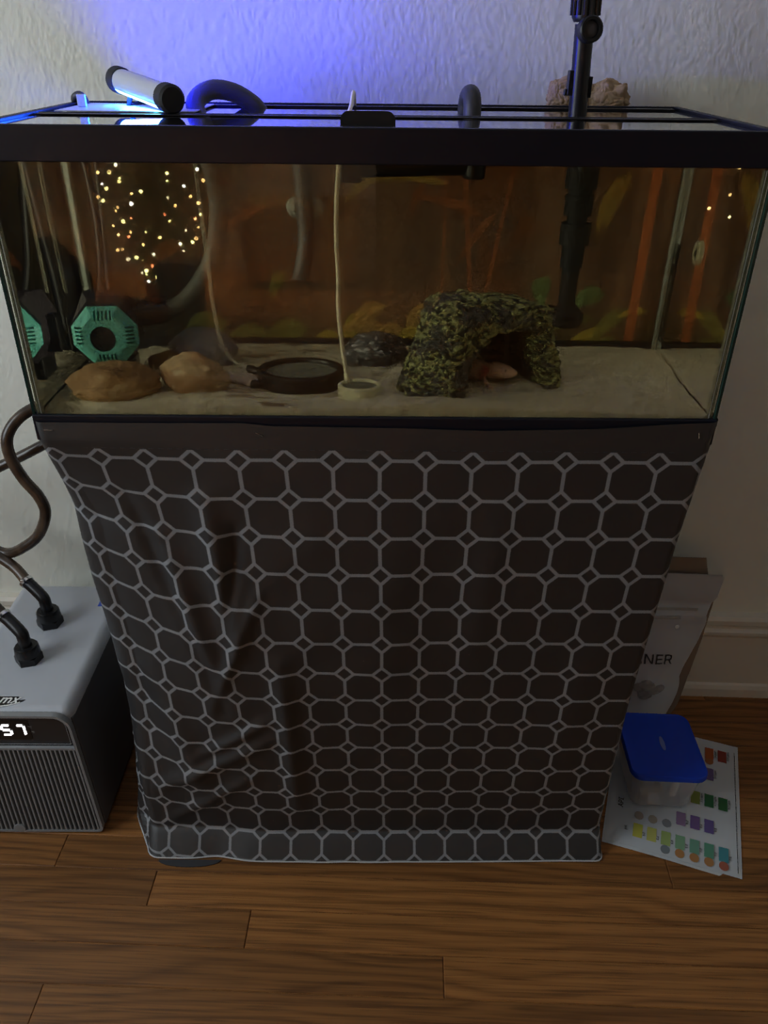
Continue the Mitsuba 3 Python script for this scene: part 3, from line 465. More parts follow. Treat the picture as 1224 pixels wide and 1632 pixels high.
def cave_color(p, n, uv):
    a = fbm(p.x * 260, p.y * 260, p.z * 260, 3); b = fbm(p.x * 38 + 4, p.y * 38, p.z * 38, 3)
    moss = mix((0.060, 0.072, 0.030), (0.34, 0.36, 0.155), smoothstep(0.42, 0.68, a))
    c = mix((0.062, 0.066, 0.064), moss, smoothstep(0.40, 0.52, b + 0.35 * (a - 0.5) + (p.z - 0.82) * 1.2))
    return mix(c, (0.008, 0.010, 0.007), smoothstep(0.46, 0.36, a))
bumped('mossy_resin', proc(cave_color), lambda p, n, uv: 0.003 * dr.abs(fbm(p.x * 260, p.y * 260, p.z * 260, 2) - 0.5), 1.0, 0.75, eps=0.0006)
put('cave', cmesh, 'mossy_resin', True, label='mossy dark green rock cave with an open arch on the sand', cat='cave')
put('cave__inner_brace', moved(cat_(rbx(0.046, 0.106, 0.070, 0.078, 0.036, 0.044, 0.002), rbx(0.108, 0.116, 0.05, 0.078, 0.0, 0.068, 0.002)), CA), 'matte_black', 40, label='black ribs inside the cave')
def chain(*ss):
    out = None
    for (c0, r0), (c1, r1) in zip(ss[:-1], ss[1:]):
        h = mhull((c0, r0), (c1, r1)); out = h if out is None else out + h
    return out
za = sz(0.13, 0.11)
body = chain(((0.1640, 0.108, za + 0.0165), 0.0045), ((0.1545, 0.112, za + 0.0170), 0.0085), ((0.1430, 0.117, za + 0.0175), 0.0105), ((0.1330, 0.121, za + 0.016), 0.0090), ((0.1200, 0.126, za + 0.016), 0.0125), ((0.0980, 0.133, za + 0.014), 0.0125), ((0.0800, 0.137, za + 0.011), 0.0090), ((0.0680, 0.133, za + 0.009), 0.0060))
body = body + chain(((0.1270, 0.116, za + 0.012), 0.0036), ((0.1300, 0.104, za + 0.007), 0.0027), ((0.1350, 0.099, za + 0.0020), 0.0021)) + chain(((0.1350, 0.099, za + 0.0020), 0.0017), ((0.1390, 0.097, za + 0.0010), 0.0010)) + chain(((0.1350, 0.099, za + 0.0020), 0.0017), ((0.1375, 0.0945, za + 0.0010), 0.0010)) + chain(((0.1350, 0.099, za + 0.0020), 0.0017), ((0.1340, 0.0940, za + 0.0010), 0.0010))
body = body.refine_to_length(0.0022); bm = body.to_mesh(); bmesh = trimesh.Trimesh(bm.vert_properties[:, :3], bm.tri_verts); bmesh.merge_vertices(); trimesh.smoothing.filter_taubin(bmesh, iterations=14)
prin('axolotl_skin', proc(lambda p, n, uv: mix((0.50, 0.29, 0.22), (0.58, 0.38, 0.30), noise(p.x * 120, p.y * 120, p.z * 120))), 0.4)
put('axolotl', bmesh, 'axolotl_skin', True, label='pale pink axolotl resting inside the cave with its head out to the right', cat='axolotl')
prin('gill_red', (0.30, 0.04, 0.04), 0.6)
prin('eye_dark', (0.03, 0.008, 0.008), 0.15)
for k, (dx, dz, dy) in enumerate(((-0.010, 0.010, -0.010), (-0.013, 0.003, -0.012), (-0.012, -0.005, -0.011))):
    b0 = np.array((0.1350, 0.1125, za + 0.0175)); tip = b0 + np.array((dx, dy, dz))
    fr = [tube([b0, (b0 + tip) / 2 + [0, -0.001, 0.001], tip], [0.0018, 0.0014, 0.0007], 7, 5)]
    for t in np.linspace(0.3, 1, 6): fr.append(tube([b0 + (tip - b0) * t, b0 + (tip - b0) * t + [0.0005, -0.002, -0.0035]], [0.0006, 0.0003], 5, 2, curve=False))
    put('axolotl__gill', cat_(*fr), 'gill_red', True, label='dark red feathery gill')
put('axolotl__eye', trimesh.creation.icosphere(subdivisions=2, radius=0.0014).apply_translation((0.1540, 0.1043, za + 0.0200)), 'eye_dark', True, label='dark eye')

# ------------------------------------------------------------------ on top of the lid: blue light, crumpled paper
L0, L1, lr = np.array((-0.2260, 0.158, ZT - 0.0025 + 0.0150)), np.array((-0.3180, 0.288, 1.0875)), 0.0132
la = (L1 - L0) / np.linalg.norm(L1 - L0)
tag('aquarium_light', 'tube light with black end caps shining blue on the lid at left', 'light')
prin('milky_plastic', (0.42, 0.44, 0.52), 0.3)
put('aquarium_light__tube', tube([L0, L1], lr, 28, 2, curve=False), 'milky_plastic', 40)
put('aquarium_light__end_cap', lathe([(0, -0.006), (0.0125, -0.006), (0.0150, -0.003), (0.0150, 0.012), (0.0140, 0.014), (0, 0.014)], L0, la, 32), 'matte_black', 35)
put('aquarium_light__end_cap', lathe([(0, -0.014), (0.0140, -0.014), (0.0150, -0.012), (0.0150, 0.003), (0.0125, 0.006), (0, 0.006)], L1, la, 32), 'matte_black', 35)
def led_strip(direction, half, r):
    d = np.asarray(direction, float); d = d - la * (d @ la); d /= np.linalg.norm(d); e = np.cross(la, d); a0, a1 = L0 + la * 0.016, L1 - la * 0.016; t = np.linspace(-half, half, 7)
    v = np.vstack([c + r * (math.cos(k) * d + math.sin(k) * e) for c in (a0, a1) for k in t]); n = 7
    f = [(i, i + 1, i + 1 + n, i + n) for i in range(n - 1)]; m = trimesh.Trimesh(v, np.vstack([[(a, b, c), (a, c, d_)] for a, b, c, d_ in f]), process=False)
    if (m.face_normals.mean(0) @ d) < 0: m.invert()
    return m
put('aquarium_light__led_strip', led_strip((0.60, 0.43, 0.67), 0.30, lr + 0.0006), 'white_plastic', True, emitter={'type': 'area', 'radiance': rgb(*BLUE_TOP), 'sampling_weight': 1.0}, label='glowing blue LED strip on top of the tube')
put('aquarium_light__led_strip', led_strip((-0.45, -0.35, -0.82), 0.35, lr + 0.0006), 'white_plastic', True, emitter={'type': 'area', 'radiance': rgb(*BLUE_LOW), 'sampling_weight': 1.0}, label='glowing blue LED strip under the tube')
put('aquarium_light__cord', tube([L1 - la * 0.030 + [0.006, -0.010, 0.008], L1 - la * 0.028 + [0.007, -0.013, -0.010], L1 - la * 0.024 + [0.004, -0.010, -0.024], L1 + [0.03, -0.01, -0.024], L1 + [0.06, 0.012, -0.024]], 0.0030, 8, 8), 'matte_black', True)
put('added_glow_sheet', rbx(-0.362, -0.205, 0.176, 0.296, ZT - 0.0022, ZT - 0.0008, 0.0006), 'milky_plastic', 40, label='added pale sheet on the lid that stands in for the blue glow under the tube light', cat='plastic sheet')  # added to catch the blue as a glow and keep it off the sand
put('plastic_clip', rbx(-0.352, -0.342, 0.225, 0.231, ZT - 0.0006, ZT + 0.0125, 0.001), 'milky_plastic', 40, label='small upright translucent clip left of the tube light', cat='clip')
def crumple(c, r, seed):
    m = trimesh.creation.icosphere(subdivisions=5); v = m.vertices
    w = v + 0.35 * (np.stack([meshkit.noise(v * 2.1 + k * 9, seed + k) for k in range(3)], -1) - 0.5)
    ridge = 0
    for o in range(3): ridge = ridge + np.abs(meshkit.noise(w * (1.7 * 1.9 ** o) + seed, seed + o) - 0.5) * 2 * 0.55 ** o
    return v * (0.72 + 0.36 * ridge / 1.8)[:, None] * np.asarray(r) + np.asarray(c), m.faces
pv, pf = crumple((0.241, 0.348, 1.068), (0.026, 0.022, 0.030), 4); pv2, pf2 = crumple((0.297, 0.350, 1.066), (0.038, 0.024, 0.030), 12); pv3, pf3 = crumple((0.265, 0.352, 1.068), (0.022, 0.020, 0.028), 8)
prin('kraft_paper', proc(lambda p, n, uv: mix((0.27, 0.17, 0.095), (0.40, 0.29, 0.18), fbm(p.x * 90, p.y * 90, p.z * 90, 3))), 0.8)
put('paper_bag', trimesh.util.concatenate([trimesh.Trimesh(pv, pf, process=False), trimesh.Trimesh(pv2, pf2, process=False), trimesh.Trimesh(pv3, pf3, process=False)]), 'kraft_paper', label='crumpled brown paper wedged behind the tank near the tall pipe', cat='paper')

# ------------------------------------------------------------------ chiller at the left
tag('water_chiller', 'grey box water chiller with a slatted front and a digital display', 'chiller')
prin('chiller_grey', (0.40, 0.415, 0.45), 0.42)
prin('chiller_side_shade', (0.075, 0.077, 0.085), 0.45)
prin('chiller_bezel', (0.20, 0.205, 0.21), 0.4)
prin('chiller_dark', (0.018, 0.018, 0.019), 0.35)
prin('chiller_screen', (0.006, 0.006, 0.006), 0.12)
CX0, CX1, CY0, CY1, CZ = -0.652, -0.4560, 0.038, 0.370, 0.268
def taper(m):           # the cabinet narrows a little towards the top
    v = m.vertices.copy(); v[:, 0] = v[:, 0] + (v[:, 0] + 0.555) * (0.10 - 0.37 * v[:, 2]); return trimesh.Trimesh(v, m.faces, process=False)
put('water_chiller__body', taper(cat_(rbx(CX0, CX1, CY0 + 0.006, CY1, 0.004, CZ, 0.017, 2))), 'chiller_grey', True)
for s_ in (-1, 1):  # thin panels that put the shade of the grey sides into their colour
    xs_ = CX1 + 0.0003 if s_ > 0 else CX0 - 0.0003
    put('water_chiller__side_shade_panel', taper(rbx(min(xs_, xs_ - s_ * 0.004), max(xs_, xs_ - s_ * 0.004), CY0 + 0.012, CY1 - 0.012, 0.008, CZ - 0.018, 0.0018)), 'chiller_side_shade', 40, label='thin panel with the shade of the chiller side painted dark')
def rr(x0, x1, z0, z1, r0, r1, n=8):    # rectangle with bottom radius r0 and top radius r1
    out = []
    for (cx, cz, r, a) in ((x1 - r0, z0 + r0, r0, -90), (x1 - r1, z1 - r1, r1, 0), (x0 + r1, z1 - r1, r1, 90), (x0 + r0, z0 + r0, r0, 180)): out += [(cx + r * math.cos(math.radians(a + t)), cz + r * math.sin(math.radians(a + t))) for t in np.linspace(0, 90, n)]
    return Polygon(out)
FM = frame((0, CY0 + 0.008, 0), (1, 0, 0), (0, 0, 1))      # extrudes towards -y
o_ = rr(CX0 + 0.0, CX1 - 0.0, 0.004, CZ - 0.001, 0.010, 0.026)
put('water_chiller__bezel', taper(prism(o_.difference(rr(CX0 + 0.004, CX1 - 0.004, 0.008, CZ - 0.005, 0.007, 0.023)), 0.010, FM)), 'chiller_bezel', 30)
put('water_chiller__panel', taper(prism(rr(CX0 + 0.004, CX1 - 0.004, 0.008, CZ - 0.005, 0.007, 0.023), 0.003, FM)), 'chiller_dark', 30)
put('water_chiller__crossbar', taper(bx(CX0 + 0.004, CX1 - 0.004, CY0 - 0.002, CY0 + 0.004, 0.1955, 0.1995)), 'chiller_bezel')
put('water_chiller__display', taper(prism(rr(-0.600, -0.521, 0.212, 0.252, 0.003, 0.003), 0.0036, FM)), 'chiller_screen', label='black display window')
put('water_chiller__display_trim', taper(prism(rr(CX0 + 0.009, CX1 - 0.010, 0.2015, CZ - 0.011, 0.002, 0.018).difference(rr(CX0 + 0.0098, CX1 - 0.0108, 0.2023, CZ - 0.0118, 0.002, 0.0175)), 0.0038, FM)), 'chiller_bezel', 30)
x = CX0 + 0.0075; sl = []
while x < CX1 - 0.0045:
    put('water_chiller__slat', taper(hull([(x + dx, y, z) for z in (0.010, 0.1955) for dx, y in ((0, CY0 + 0.004), (0.0034, CY0 + 0.004), (0.0030, CY0 - 0.0015), (0.0004, CY0 - 0.0015))])), 'chiller_bezel'); x += 0.0069
def seg_digit(ch, ox, oz, w, h, t, slant=0.12):
    on = {'5': 'afgcd', '7': 'abc'}[ch]; S = {'a': ((0, h), (w, h)), 'b': ((w, h), (w, h / 2)), 'c': ((w, h / 2), (w, 0)), 'd': ((0, 0), (w, 0)), 'f': ((0, h), (0, h / 2)), 'g': ((0, h / 2), (w, h / 2))}; ms = []
    for k in on:
        (x0, z0), (x1, z1) = S[k]; dx, dz = np.sign(x1 - x0) * t * 0.35, np.sign(z1 - z0) * t * 0.35
        ms.append(tube([(ox + x0 + dx + slant * 0, CY0 + 0.0042, oz + z0 + dz), (ox + x1 - dx, CY0 + 0.0042, oz + z1 - dz)], t / 2, 8, 2, curve=False))
    return cat_(*ms)
put('water_chiller__digit', taper(seg_digit('5', -0.5625, 0.2225, 0.0130, 0.0195, 0.0042)), 'white_plastic', emitter={'type': 'area', 'radiance': rgb(2.2, 2.2, 2.2), 'sampling_weight': 0.05}, label='lit white digit 5')
put('water_chiller__digit', taper(seg_digit('7', -0.5400, 0.2225, 0.0110, 0.0195, 0.0042)), 'white_plastic', emitter={'type': 'area', 'radiance': rgb(2.2, 2.2, 2.2), 'sampling_weight': 0.05}, label='lit white digit 7')
prin('grey_print', (0.16, 0.16, 0.16), 0.5)
def front_text(s, x, z, h): return moved(meshkit.text_mesh(s, h, 0.0004), frame((x, CY0 + 0.0038, z), (1, 0, 0), (0, 0, 1)))
put('water_chiller__lettering', taper(cat_(front_text('°C', -0.5225, 0.2375, 0.0038), front_text('°F', -0.5195, 0.2265, 0.0038))), 'grey_print', label='small grey degree marks')
badge = [(-0.590 + 0.058 * t, 0.000 - 0.0085 * math.sin(math.pi * t) + 0.006 * t) for t in np.linspace(0, 1, 16)] + [(-0.530, 0.009), (-0.540, 0.008), (-0.542, 0.0155), (-0.592, 0.0155)]
BM = np.eye(4); BM[:3, 3] = (0.000, 0.060, CZ - 0.0002)
put('water_chiller__badge', prism(badge, 0.0008, BM), 'black_plastic', label='black badge reading mx')
tx = meshkit.text_mesh('mx', 0.0150, 0.0006, True); tx.vertices[:, 0] += 0.25 * tx.vertices[:, 1]; tx.apply_translation((-0.5690, 0.0612, CZ + 0.0006))
sw = prism([(-0.588 + 0.052 * t, -0.0020 - 0.0060 * math.sin(math.pi * t) + 0.0045 * t) for t in np.linspace(0, 1, 14)] + [(-0.588 + 0.052 * t, -0.0003 - 0.0058 * math.sin(math.pi * t) + 0.0045 * t) for t in np.linspace(1, 0, 14)], 0.0012, BM)
put('water_chiller__badge__lettering', cat_(tx, sw), 'white_plastic', label='white letters mx over a swoosh')
put('water_chiller__blue_tape', bx(-0.492, -0.470, 0.300, 0.318, CZ - 0.0003, CZ + 0.0004), prin('tape_blue', (0.03, 0.08, 0.45), 0.5), label='small piece of blue tape')
put('water_chiller__logo_button', taper(lathe([(0, 0), (0.009, 0), (0.009, 0.003), (0, 0.0035)], (-0.581, CY0 + 0.0005, 0.013), (0, -1, 0), 20)), 'chiller_bezel', 40)
for k, (fx, fy, ex, ey) in enumerate(((-0.557, 0.252, -0.575, 0.275), (-0.558, 0.160, -0.578, 0.180))):
    root = 'hose_fitting' + ('_001' if k else '')
    tag(root, ('black barbed elbow fitting on the chiller top, the one farther back' if k == 0 else 'black barbed elbow fitting on the chiller top, the one nearer the display'), 'fitting', 'elbow fittings on the chiller')
    nut = trimesh.creation.cylinder(radius=0.0215, height=0.012, sections=6); nut.apply_transform(trimesh.transformations.rotation_matrix(0.3 + k, (0, 0, 1))); nut.apply_translation((fx, fy, CZ + 0.006))
    put(root + '__nut', nut, 'black_plastic')
    put(root + '__collar', lathe([(0, CZ + 0.012), (0.0190, CZ + 0.012), (0.0195, CZ + 0.014), (0.0185, CZ + 0.027), (0.0165, CZ + 0.030), (0, CZ + 0.030)], (fx, fy, 0), n=32), 'black_plastic', 35)
    e1 = np.array((fx - 0.004, fy + 0.004, CZ + 0.052)); e2 = np.array((fx - 0.033, fy + 0.022, CZ + 0.070))
    put(root + '__elbow', cat_(tube([(fx, fy, CZ + 0.026), (fx - 0.001, fy + 0.001, CZ + 0.043), e1, (e1 + e2) / 2 + [-0.004, 0.003, 0.003], e2], 0.0098, 16, 6)), 'black_plastic', True)
    dd = (e2 - e1) / np.linalg.norm(e2 - e1)
    put(root + '__clamp', lathe([(0.0098, 0), (0.0118, 0), (0.0118, 0.006), (0.0098, 0.006)], e2 - dd * 0.001, dd, 28), 'steel', 40, label='steel hose clamp')
    put(root + '__clamp__screw', rbx(*(np.repeat(e2 + dd * 0.002, 2) + np.array((-0.003, 0.003, -0.014, -0.008, 0.006, 0.013))), 0.001), 'steel', 40)
def hose_color(p, n, uv): return mix((0.030, 0.018, 0.012), (0.085, 0.055, 0.035), smoothstep(0.4, 0.75, fbm(p.x * 40, p.y * 40, p.z * 28, 3)))
prin('brown_hose', proc(hose_color), 0.3)
eA = np.array((-0.557 - 0.033, 0.252 + 0.022, CZ + 0.070)); eB = np.array((-0.558 - 0.033, 0.160 + 0.022, CZ + 0.070))
put('brown_hose', tube([eA + [0.004, -0.003, -0.002], eA + [-0.030, 0.020, 0.022], (-0.680, 0.315, 0.385), (-0.720, 0.33, 0.395), (-0.690, 0.325, 0.388), (-0.634, 0.312, 0.372), (-0.590, 0.300, 0.395), (-0.562, 0.300, 0.420), (-0.5435, 0.300, 0.460), (-0.548, 0.300, 0.492), (-0.566, 0.300, 0.525), (-0.5775, 0.300, 0.565), (-0.575, 0.305, 0.598), (-0.553, 0.318, 0.625), (-0.515, 0.335, 0.640), (-0.46, 0.350, 0.648), (-0.40, 0.355, 0.66), (-0.375, 0.352, 0.75)], 0.0090, 16, 8), 'brown_hose', True, label='brown stained hose curving in an S from the chiller up behind the tank', cat='hose')
put('brown_hose', tube([eB + [0.004, -0.003, -0.002], eB + [-0.030, 0.018, 0.018], (-0.70, 0.24, 0.37), (-0.78, 0.30, 0.42), (-0.75, 0.325, 0.475), (-0.68, 0.328, 0.500), (-0.600, 0.335, 0.535), (-0.520, 0.340, 0.575), (-0.45, 0.350, 0.61), (-0.38, 0.352, 0.64), (-0.35, 0.352, 0.72)], 0.0086, 16, 8), 'brown_hose', True, label='brown stained hose running straight behind the S-shaped hose', cat='hose')

# ------------------------------------------------------------------ right of the tank: chart sheet, lidded tub, pouch
CH = np.array([[0.385, 0.0275], [0.5815, -0.0425], [0.677, 0.227], [0.480, 0.297]])
ex = (CH[1] - CH[0]) / np.linalg.norm(CH[1] - CH[0]); ey = np.array((-ex[1], ex[0])); LW, LH = 0.2086, 0.2865
KM = frame((CH[0][0], CH[0][1], 0.0022), (ex[0], ex[1], 0), (ey[0], ey[1], 0))
def sheet(z, dx=0.0, lift=0.0, extra=0.0):
    gx, gy = np.meshgrid(np.linspace(-0.004 + dx, LW, 26), np.linspace(0, LH, 34), indexing='ij')
    zz = z + 0.0012 * np.sin(gx * 22) * np.exp(-gy / 0.06) + lift * (gx / LW) * np.exp(-gy / 0.05)
    top = np.stack([gx, gy - extra, zz], -1); low = top - [0, 0, 0.0004]; v, q = grid_solid(top, low); return v @ KM[:3, :3].T + KM[:3, 3], q
prin('paper_white', (0.47, 0.50, 0.52), 0.35)
tag('test_chart', 'white printed colour chart sheet lying on the floor under the blue-lidded tub', 'paper sheet')
put('test_chart__sheet', sheet(0.0), 'paper_white')
put('paper_sheet', (lambda vq: (vq[0] + [-0.006, -0.0035, -0.0012], vq[1]))(sheet(0.0)), 'paper_white', label='second white sheet under the colour chart, its edge showing at the left', cat='paper sheet')
def chip(u, v, w, h, c, round_=False):
    key = 'print_' + '_'.join(str(int(k * 100)) for k in c)
    if key not in scene: prin(key, tuple(0.75 * q for q in c), 0.4)
    P = Polygon([(u + w / 2 * math.cos(t), v + h / 2 * math.sin(t)) for t in np.linspace(0, 2 * np.pi, 20, endpoint=False)]) if round_ else sbox(u - w / 2, v - h / 2, u + w / 2, v + h / 2)
    put('test_chart__colour_patch', moved(prism(P, 0.0003), KM @ np.array([[1, 0, 0, 0], [0, 1, 0, 0], [0, 0, 1, 0.0012], [0, 0, 0, 1.0]])), key)
ink = prin('print_ink', (0.02, 0.02, 0.02), 0.5)
def note(s, u, v, h, rot_=math.pi / 2):
    m = meshkit.text_mesh(s, h, 0.0003); c, s_ = math.cos(rot_), math.sin(rot_)
    put('test_chart__lettering', moved(m, KM @ np.array([[c, -s_, 0, u], [s_, c, 0, v], [0, 0, 1, 0.0012], [0, 0, 0, 1.0]])), ink)

U0, DU = 0.0458, 0.0225
def row(v, items):
    for k, c, txt in items:
        u = U0 + DU * k; chip(u, v, 0.0150, 0.0275, c)
        note(txt, u + 0.0118, v - 0.008, 0.0038)
row(0.0345, [(0, (0.62, 0.60, 0.10), '6.0'), (1, (0.58, 0.58, 0.16), '6.4'), (2, (0.36, 0.48, 0.16), '6.6'), (3, (0.22, 0.42, 0.25), '6.8'), (4, (0.16, 0.36, 0.26), '7.0'), (5, (0.11, 0.33, 0.22), '7.2'), (6, (0.06, 0.28, 0.33), '7.6')])
row(0.0835, [(3, (0.30, 0.20, 0.36), '8.2'), (4, (0.18, 0.11, 0.30), '8.4'), (5, (0.14, 0.10, 0.30), '8.8')])
row(0.139, [(4, (0.20, 0.26, 0.05), '2.0 ppm'), (5, (0.015, 0.14, 0.05), '4.0 ppm'), (6, (0.008, 0.11, 0.035), '8.0 ppm')])
row(0.201, [(5, (0.16, 0.10, 0.26), '5.0 ppm')])
row(0.2515, [(5, (0.42, 0.09, 0.02), '80 ppm'), (6, (0.26, 0.03, 0.02), '160 ppm')])
for k in range(7):
    if k >= 2: chip(U0 + DU * k, 0.0125, 0.0148, 0.017, (0.45, 0.22, 0.08) if k in (3, 4, 5) else ((0.20, 0.24, 0.26) if k == 2 else (0.42, 0.13, 0.08)), True)
for k, c in enumerate(((0.40, 0.34, 0.28), (0.42, 0.36, 0.29), (0.25, 0.28, 0.30))): chip(U0 + DU * k, 0.0660, 0.0148, 0.017, c, True)
chip(U0 + DU * 5, 0.2325, 0.0148, 0.016, (0.35, 0.12, 0.04), True)
note('pH', 0.0285, 0.030, 0.0045); note('API', 0.0185, 0.074, 0.0085)
put('test_chart__border_line', moved(bx(0.2015, 0.2025, 0.006, 0.268, 0.0014, 0.0017), KM), ink)

# blue-lidded tub
tag('lidded_tub', 'see-through plastic tub with a royal blue lid standing on the colour chart', 'tub')
prin('lid_blue', (0.004, 0.045, 0.50), 0.38, specular=0.4)
scene['clear_plastic'] = {'type': 'blendbsdf', 'weight': 0.24, 'a': {'type': 'thindielectric', 'int_ior': 1.45}, 'b': {'type': 'twosided', 'b': {'type': 'diffuse', 'reflectance': rgb(0.6, 0.62, 0.64)}}}
TB = frame((0.4935, 0.150, 0.0052), (1, -0.045, 0), (0.045, 1, 0))
def rrect(hx_, hy_, r, n=8): return Polygon([(sx * (hx_ - r) + r * math.cos(a + t), sy * (hy_ - r) + r * math.sin(a + t)) for sx, sy, a in ((1, -1, -np.pi / 2), (1, 1, 0), (-1, 1, np.pi / 2), (-1, -1, np.pi)) for t in np.linspace(0, np.pi / 2, n)])
def loft(rings, cap0=True, cap1=False):
    n = len(rings[0]); v = np.vstack(rings); f = []
    for k in range(len(rings) - 1):
        for j in range(n): a, b = k * n + j, k * n + (j + 1) % n; f += [(a, b, b + n), (a, b + n, a + n)]
    if cap0: v = np.vstack([v, rings[0].mean(0)[None]]); f += [((j + 1) % n, j, len(v) - 1) for j in range(n)]
    if cap1: v = np.vstack([v, rings[-1].mean(0)[None]]); f += [((len(rings) - 1) * n + j, (len(rings) - 1) * n + (j + 1) % n, len(v) - 1) for j in range(n)]
    return trimesh.Trimesh(v, f, process=False)
def ringxy(hx_, hy_, r, z, n=8): c = np.array(rrect(hx_, hy_, r, n).exterior.coords)[:-1]; return np.column_stack([c, np.full(len(c), z)])
put('lidded_tub__tub', moved(loft([ringxy(0.046, 0.056, 0.014, 0.0), ringxy(0.049, 0.059, 0.015, 0.003), ringxy(0.058, 0.0675, 0.017, 0.078), ringxy(0.0595, 0.069, 0.017, 0.079), ringxy(0.0595, 0.069, 0.017, 0.083)]), TB), 'clear_plastic', 50, label='see-through tub wall')
put('lidded_tub__lid', moved(loft([ringxy(0.0610, 0.0705, 0.018, 0.0775), ringxy(0.0632, 0.0727, 0.020, 0.0780), ringxy(0.0638, 0.0733, 0.020, 0.0800), ringxy(0.0635, 0.0730, 0.020, 0.0875), ringxy(0.0620, 0.0715, 0.019, 0.0893), ringxy(0.0590, 0.0685, 0.017, 0.0893), ringxy(0.0575, 0.0670, 0.016, 0.0882), ringxy(0.0450, 0.0550, 0.012, 0.0880)], False, True), TB), 'lid_blue', 40, label='royal blue lid')
oval = [(0.004 * math.cos(t), 0.016 * math.sin(t)) for t in np.linspace(0, 2 * np.pi, 24, endpoint=False)]
put('lidded_tub__emblem', moved(prism(oval, 0.0006), TB @ np.array([[1, 0, 0, 0.003], [0, 1, 0, 0.002], [0, 0, 1, 0.0880], [0, 0, 0, 1.0]])), prin('emblem_blue', (0.14, 0.20, 0.50), 0.35), label='pale raised oval on the lid')
def inside(m): return moved(m, TB)
put('test_vial', inside(tube([(0.022, -0.040, 0.012), (0.030, -0.030, 0.060)], 0.0075, 16, 2, curve=False)), 'white_plastic', 40, label='white bottle leaning inside the clear tub', cat='bottle')
put('test_vial', inside(tube([(-0.030, -0.036, 0.011), (0.005, -0.038, 0.026)], 0.0085, 16, 2, curve=False)), prin('vial_grey', (0.35, 0.36, 0.38), 0.4), 40, label='grey vial lying inside the clear tub at the front left', cat='vial')
put('test_vial', inside(tube([(-0.015, 0.0, 0.012), (0.036, 0.015, 0.012)], 0.0095, 16, 2, curve=False)), 'vial_grey', 40, label='grey vial lying at the back of the clear tub', cat='vial')
put('bottle_cap', inside(lathe([(0, 0), (0.011, 0), (0.011, 0.008), (0.009, 0.010), (0, 0.010)], (-0.012, -0.044, 0.0035), (0, -0.4, 1), 24)), 'white_plastic', 40, label='round white cap inside the clear tub beside the white bottle', cat='cap')

# white pouch leaning on the wall
tag('pouch', 'white plastic pouch with black lettering leaning on the wall behind the tub', 'pouch')
prin('pouch_white', (0.42, 0.44, 0.47), 0.4)
prin('pouch_shade', (0.30, 0.29, 0.28), 0.4)
prin('pouch_window', (0.22, 0.17, 0.13), 0.25)
PG = frame((0.440, 0.318, 0.003), (1, -0.03, 0), (0, 0.085, 1))     # local: x right, y up, z towards the viewer
def sheet_local(edge, zf, mat, key, n=30, m=44, hgt=0.322, **kw):
    v = []; ys = np.linspace(0, 1, m)
    for t in ys:
        x0, x1 = edge(t)
        for s in np.linspace(0, 1, n): v.append((x0 + (x1 - x0) * s, t, s))
    v = np.array(v); x, t, s = v.T; y = t * hgt
    top = np.stack([x, y, zf(x, y, s)], -1).reshape(m, n, 3); low = top - [0, 0, 0.0012]
    vv, q = grid_solid(top, low); put(key, (vv @ PG[:3, :3].T + PG[:3, 3], q), mat, True, **kw)
def wr(x, y, k): return 0.005 * (meshkit.fbm(np.stack([x * 26, y * 34, x * 0 + k], -1), 3, 3) - 0.5)
def bulge(x, y, s): return 0.012 + 0.030 * np.sin(np.clip(s, 0, 1) * np.pi) ** 0.7 * np.clip(1 - y / 0.24, 0, 1) ** 0.6 + wr(x, y, 0) + 0.004 * np.exp(-((y - 0.236) / 0.012) ** 2) - 0.004 * np.exp(-((y - 0.262) / 0.008) ** 2)
def edge(t): return 0.0, np.interp(t, [0, 0.12, 0.24, 0.31, 0.40, 0.55, 0.68, 0.75, 0.86, 0.97, 1.0], [0.122, 0.134, 0.139, 0.135, 0.140, 0.155, 0.163, 0.158, 0.172, 0.177, 0.172])
sheet_local(edge, bulge, 'pouch_white', 'pouch__front_film')
sheet_local(lambda t: (0.0, np.interp(t, [0, 0.06, 0.5, 0.74, 0.92, 1.0], [0.138, 0.1475, 0.166, 0.172, 0.150, 0.142])), lambda x, y, s: 0.002 + wr(x, y, 7) * 0.5, 'pouch_window', 'pouch__back_film', hgt=0.350, label='brown see-through back edge of the pouch')
ptxt = meshkit.text_mesh('CLEANER', 0.0200, 0.0006)
tv = ptxt.vertices.copy(); sx = 0.1085 - tv[:, 0].max(); ptxt.apply_translation((sx, 0.1395, 0)); ptxt = ptxt.subdivide().subdivide()
def onto(m, lift=0.0008):
    v = m.vertices.copy(); e1 = np.array([edge(t)[1] for t in v[:, 1] / 0.322]); v[:, 2] = v[:, 2] + bulge(v[:, 0], v[:, 1], v[:, 0] / e1) + lift; return moved(trimesh.Trimesh(v, m.faces, process=False), PG)
put('pouch__lettering', onto(ptxt), ink, label='black capital letters ending in NER')
crys = []
for (cx, cy, a, b, r_) in ((0.070, 0.094, 0.014, 0.011, 0.3), (0.088, 0.083, 0.016, 0.010, -0.4), (0.066, 0.073, 0.014, 0.010, 0.2), (0.056, 0.089, 0.012, 0.010, 0.0)):
    pl = Polygon([(cx + a * math.cos(t + r_) * (1 + 0.12 * math.cos(3 * t)), cy + b * math.sin(t) * (1 + 0.1 * math.sin(2 * t))) for t in np.linspace(0, 2 * np.pi, 14, endpoint=False)])
    crys.append(prism(pl, 0.0004 + 0.0002 * len(crys)).subdivide())
prin('crystal_print', proc(lambda p, n, uv: mix((0.09, 0.09, 0.09), (0.34, 0.34, 0.35), fbm(p.x * 110, p.y * 110, p.z * 110, 3))), 0.4)
for m in crys: put('pouch__printed_crystal', onto(m), 'crystal_print', label='grey printed crystal picture')
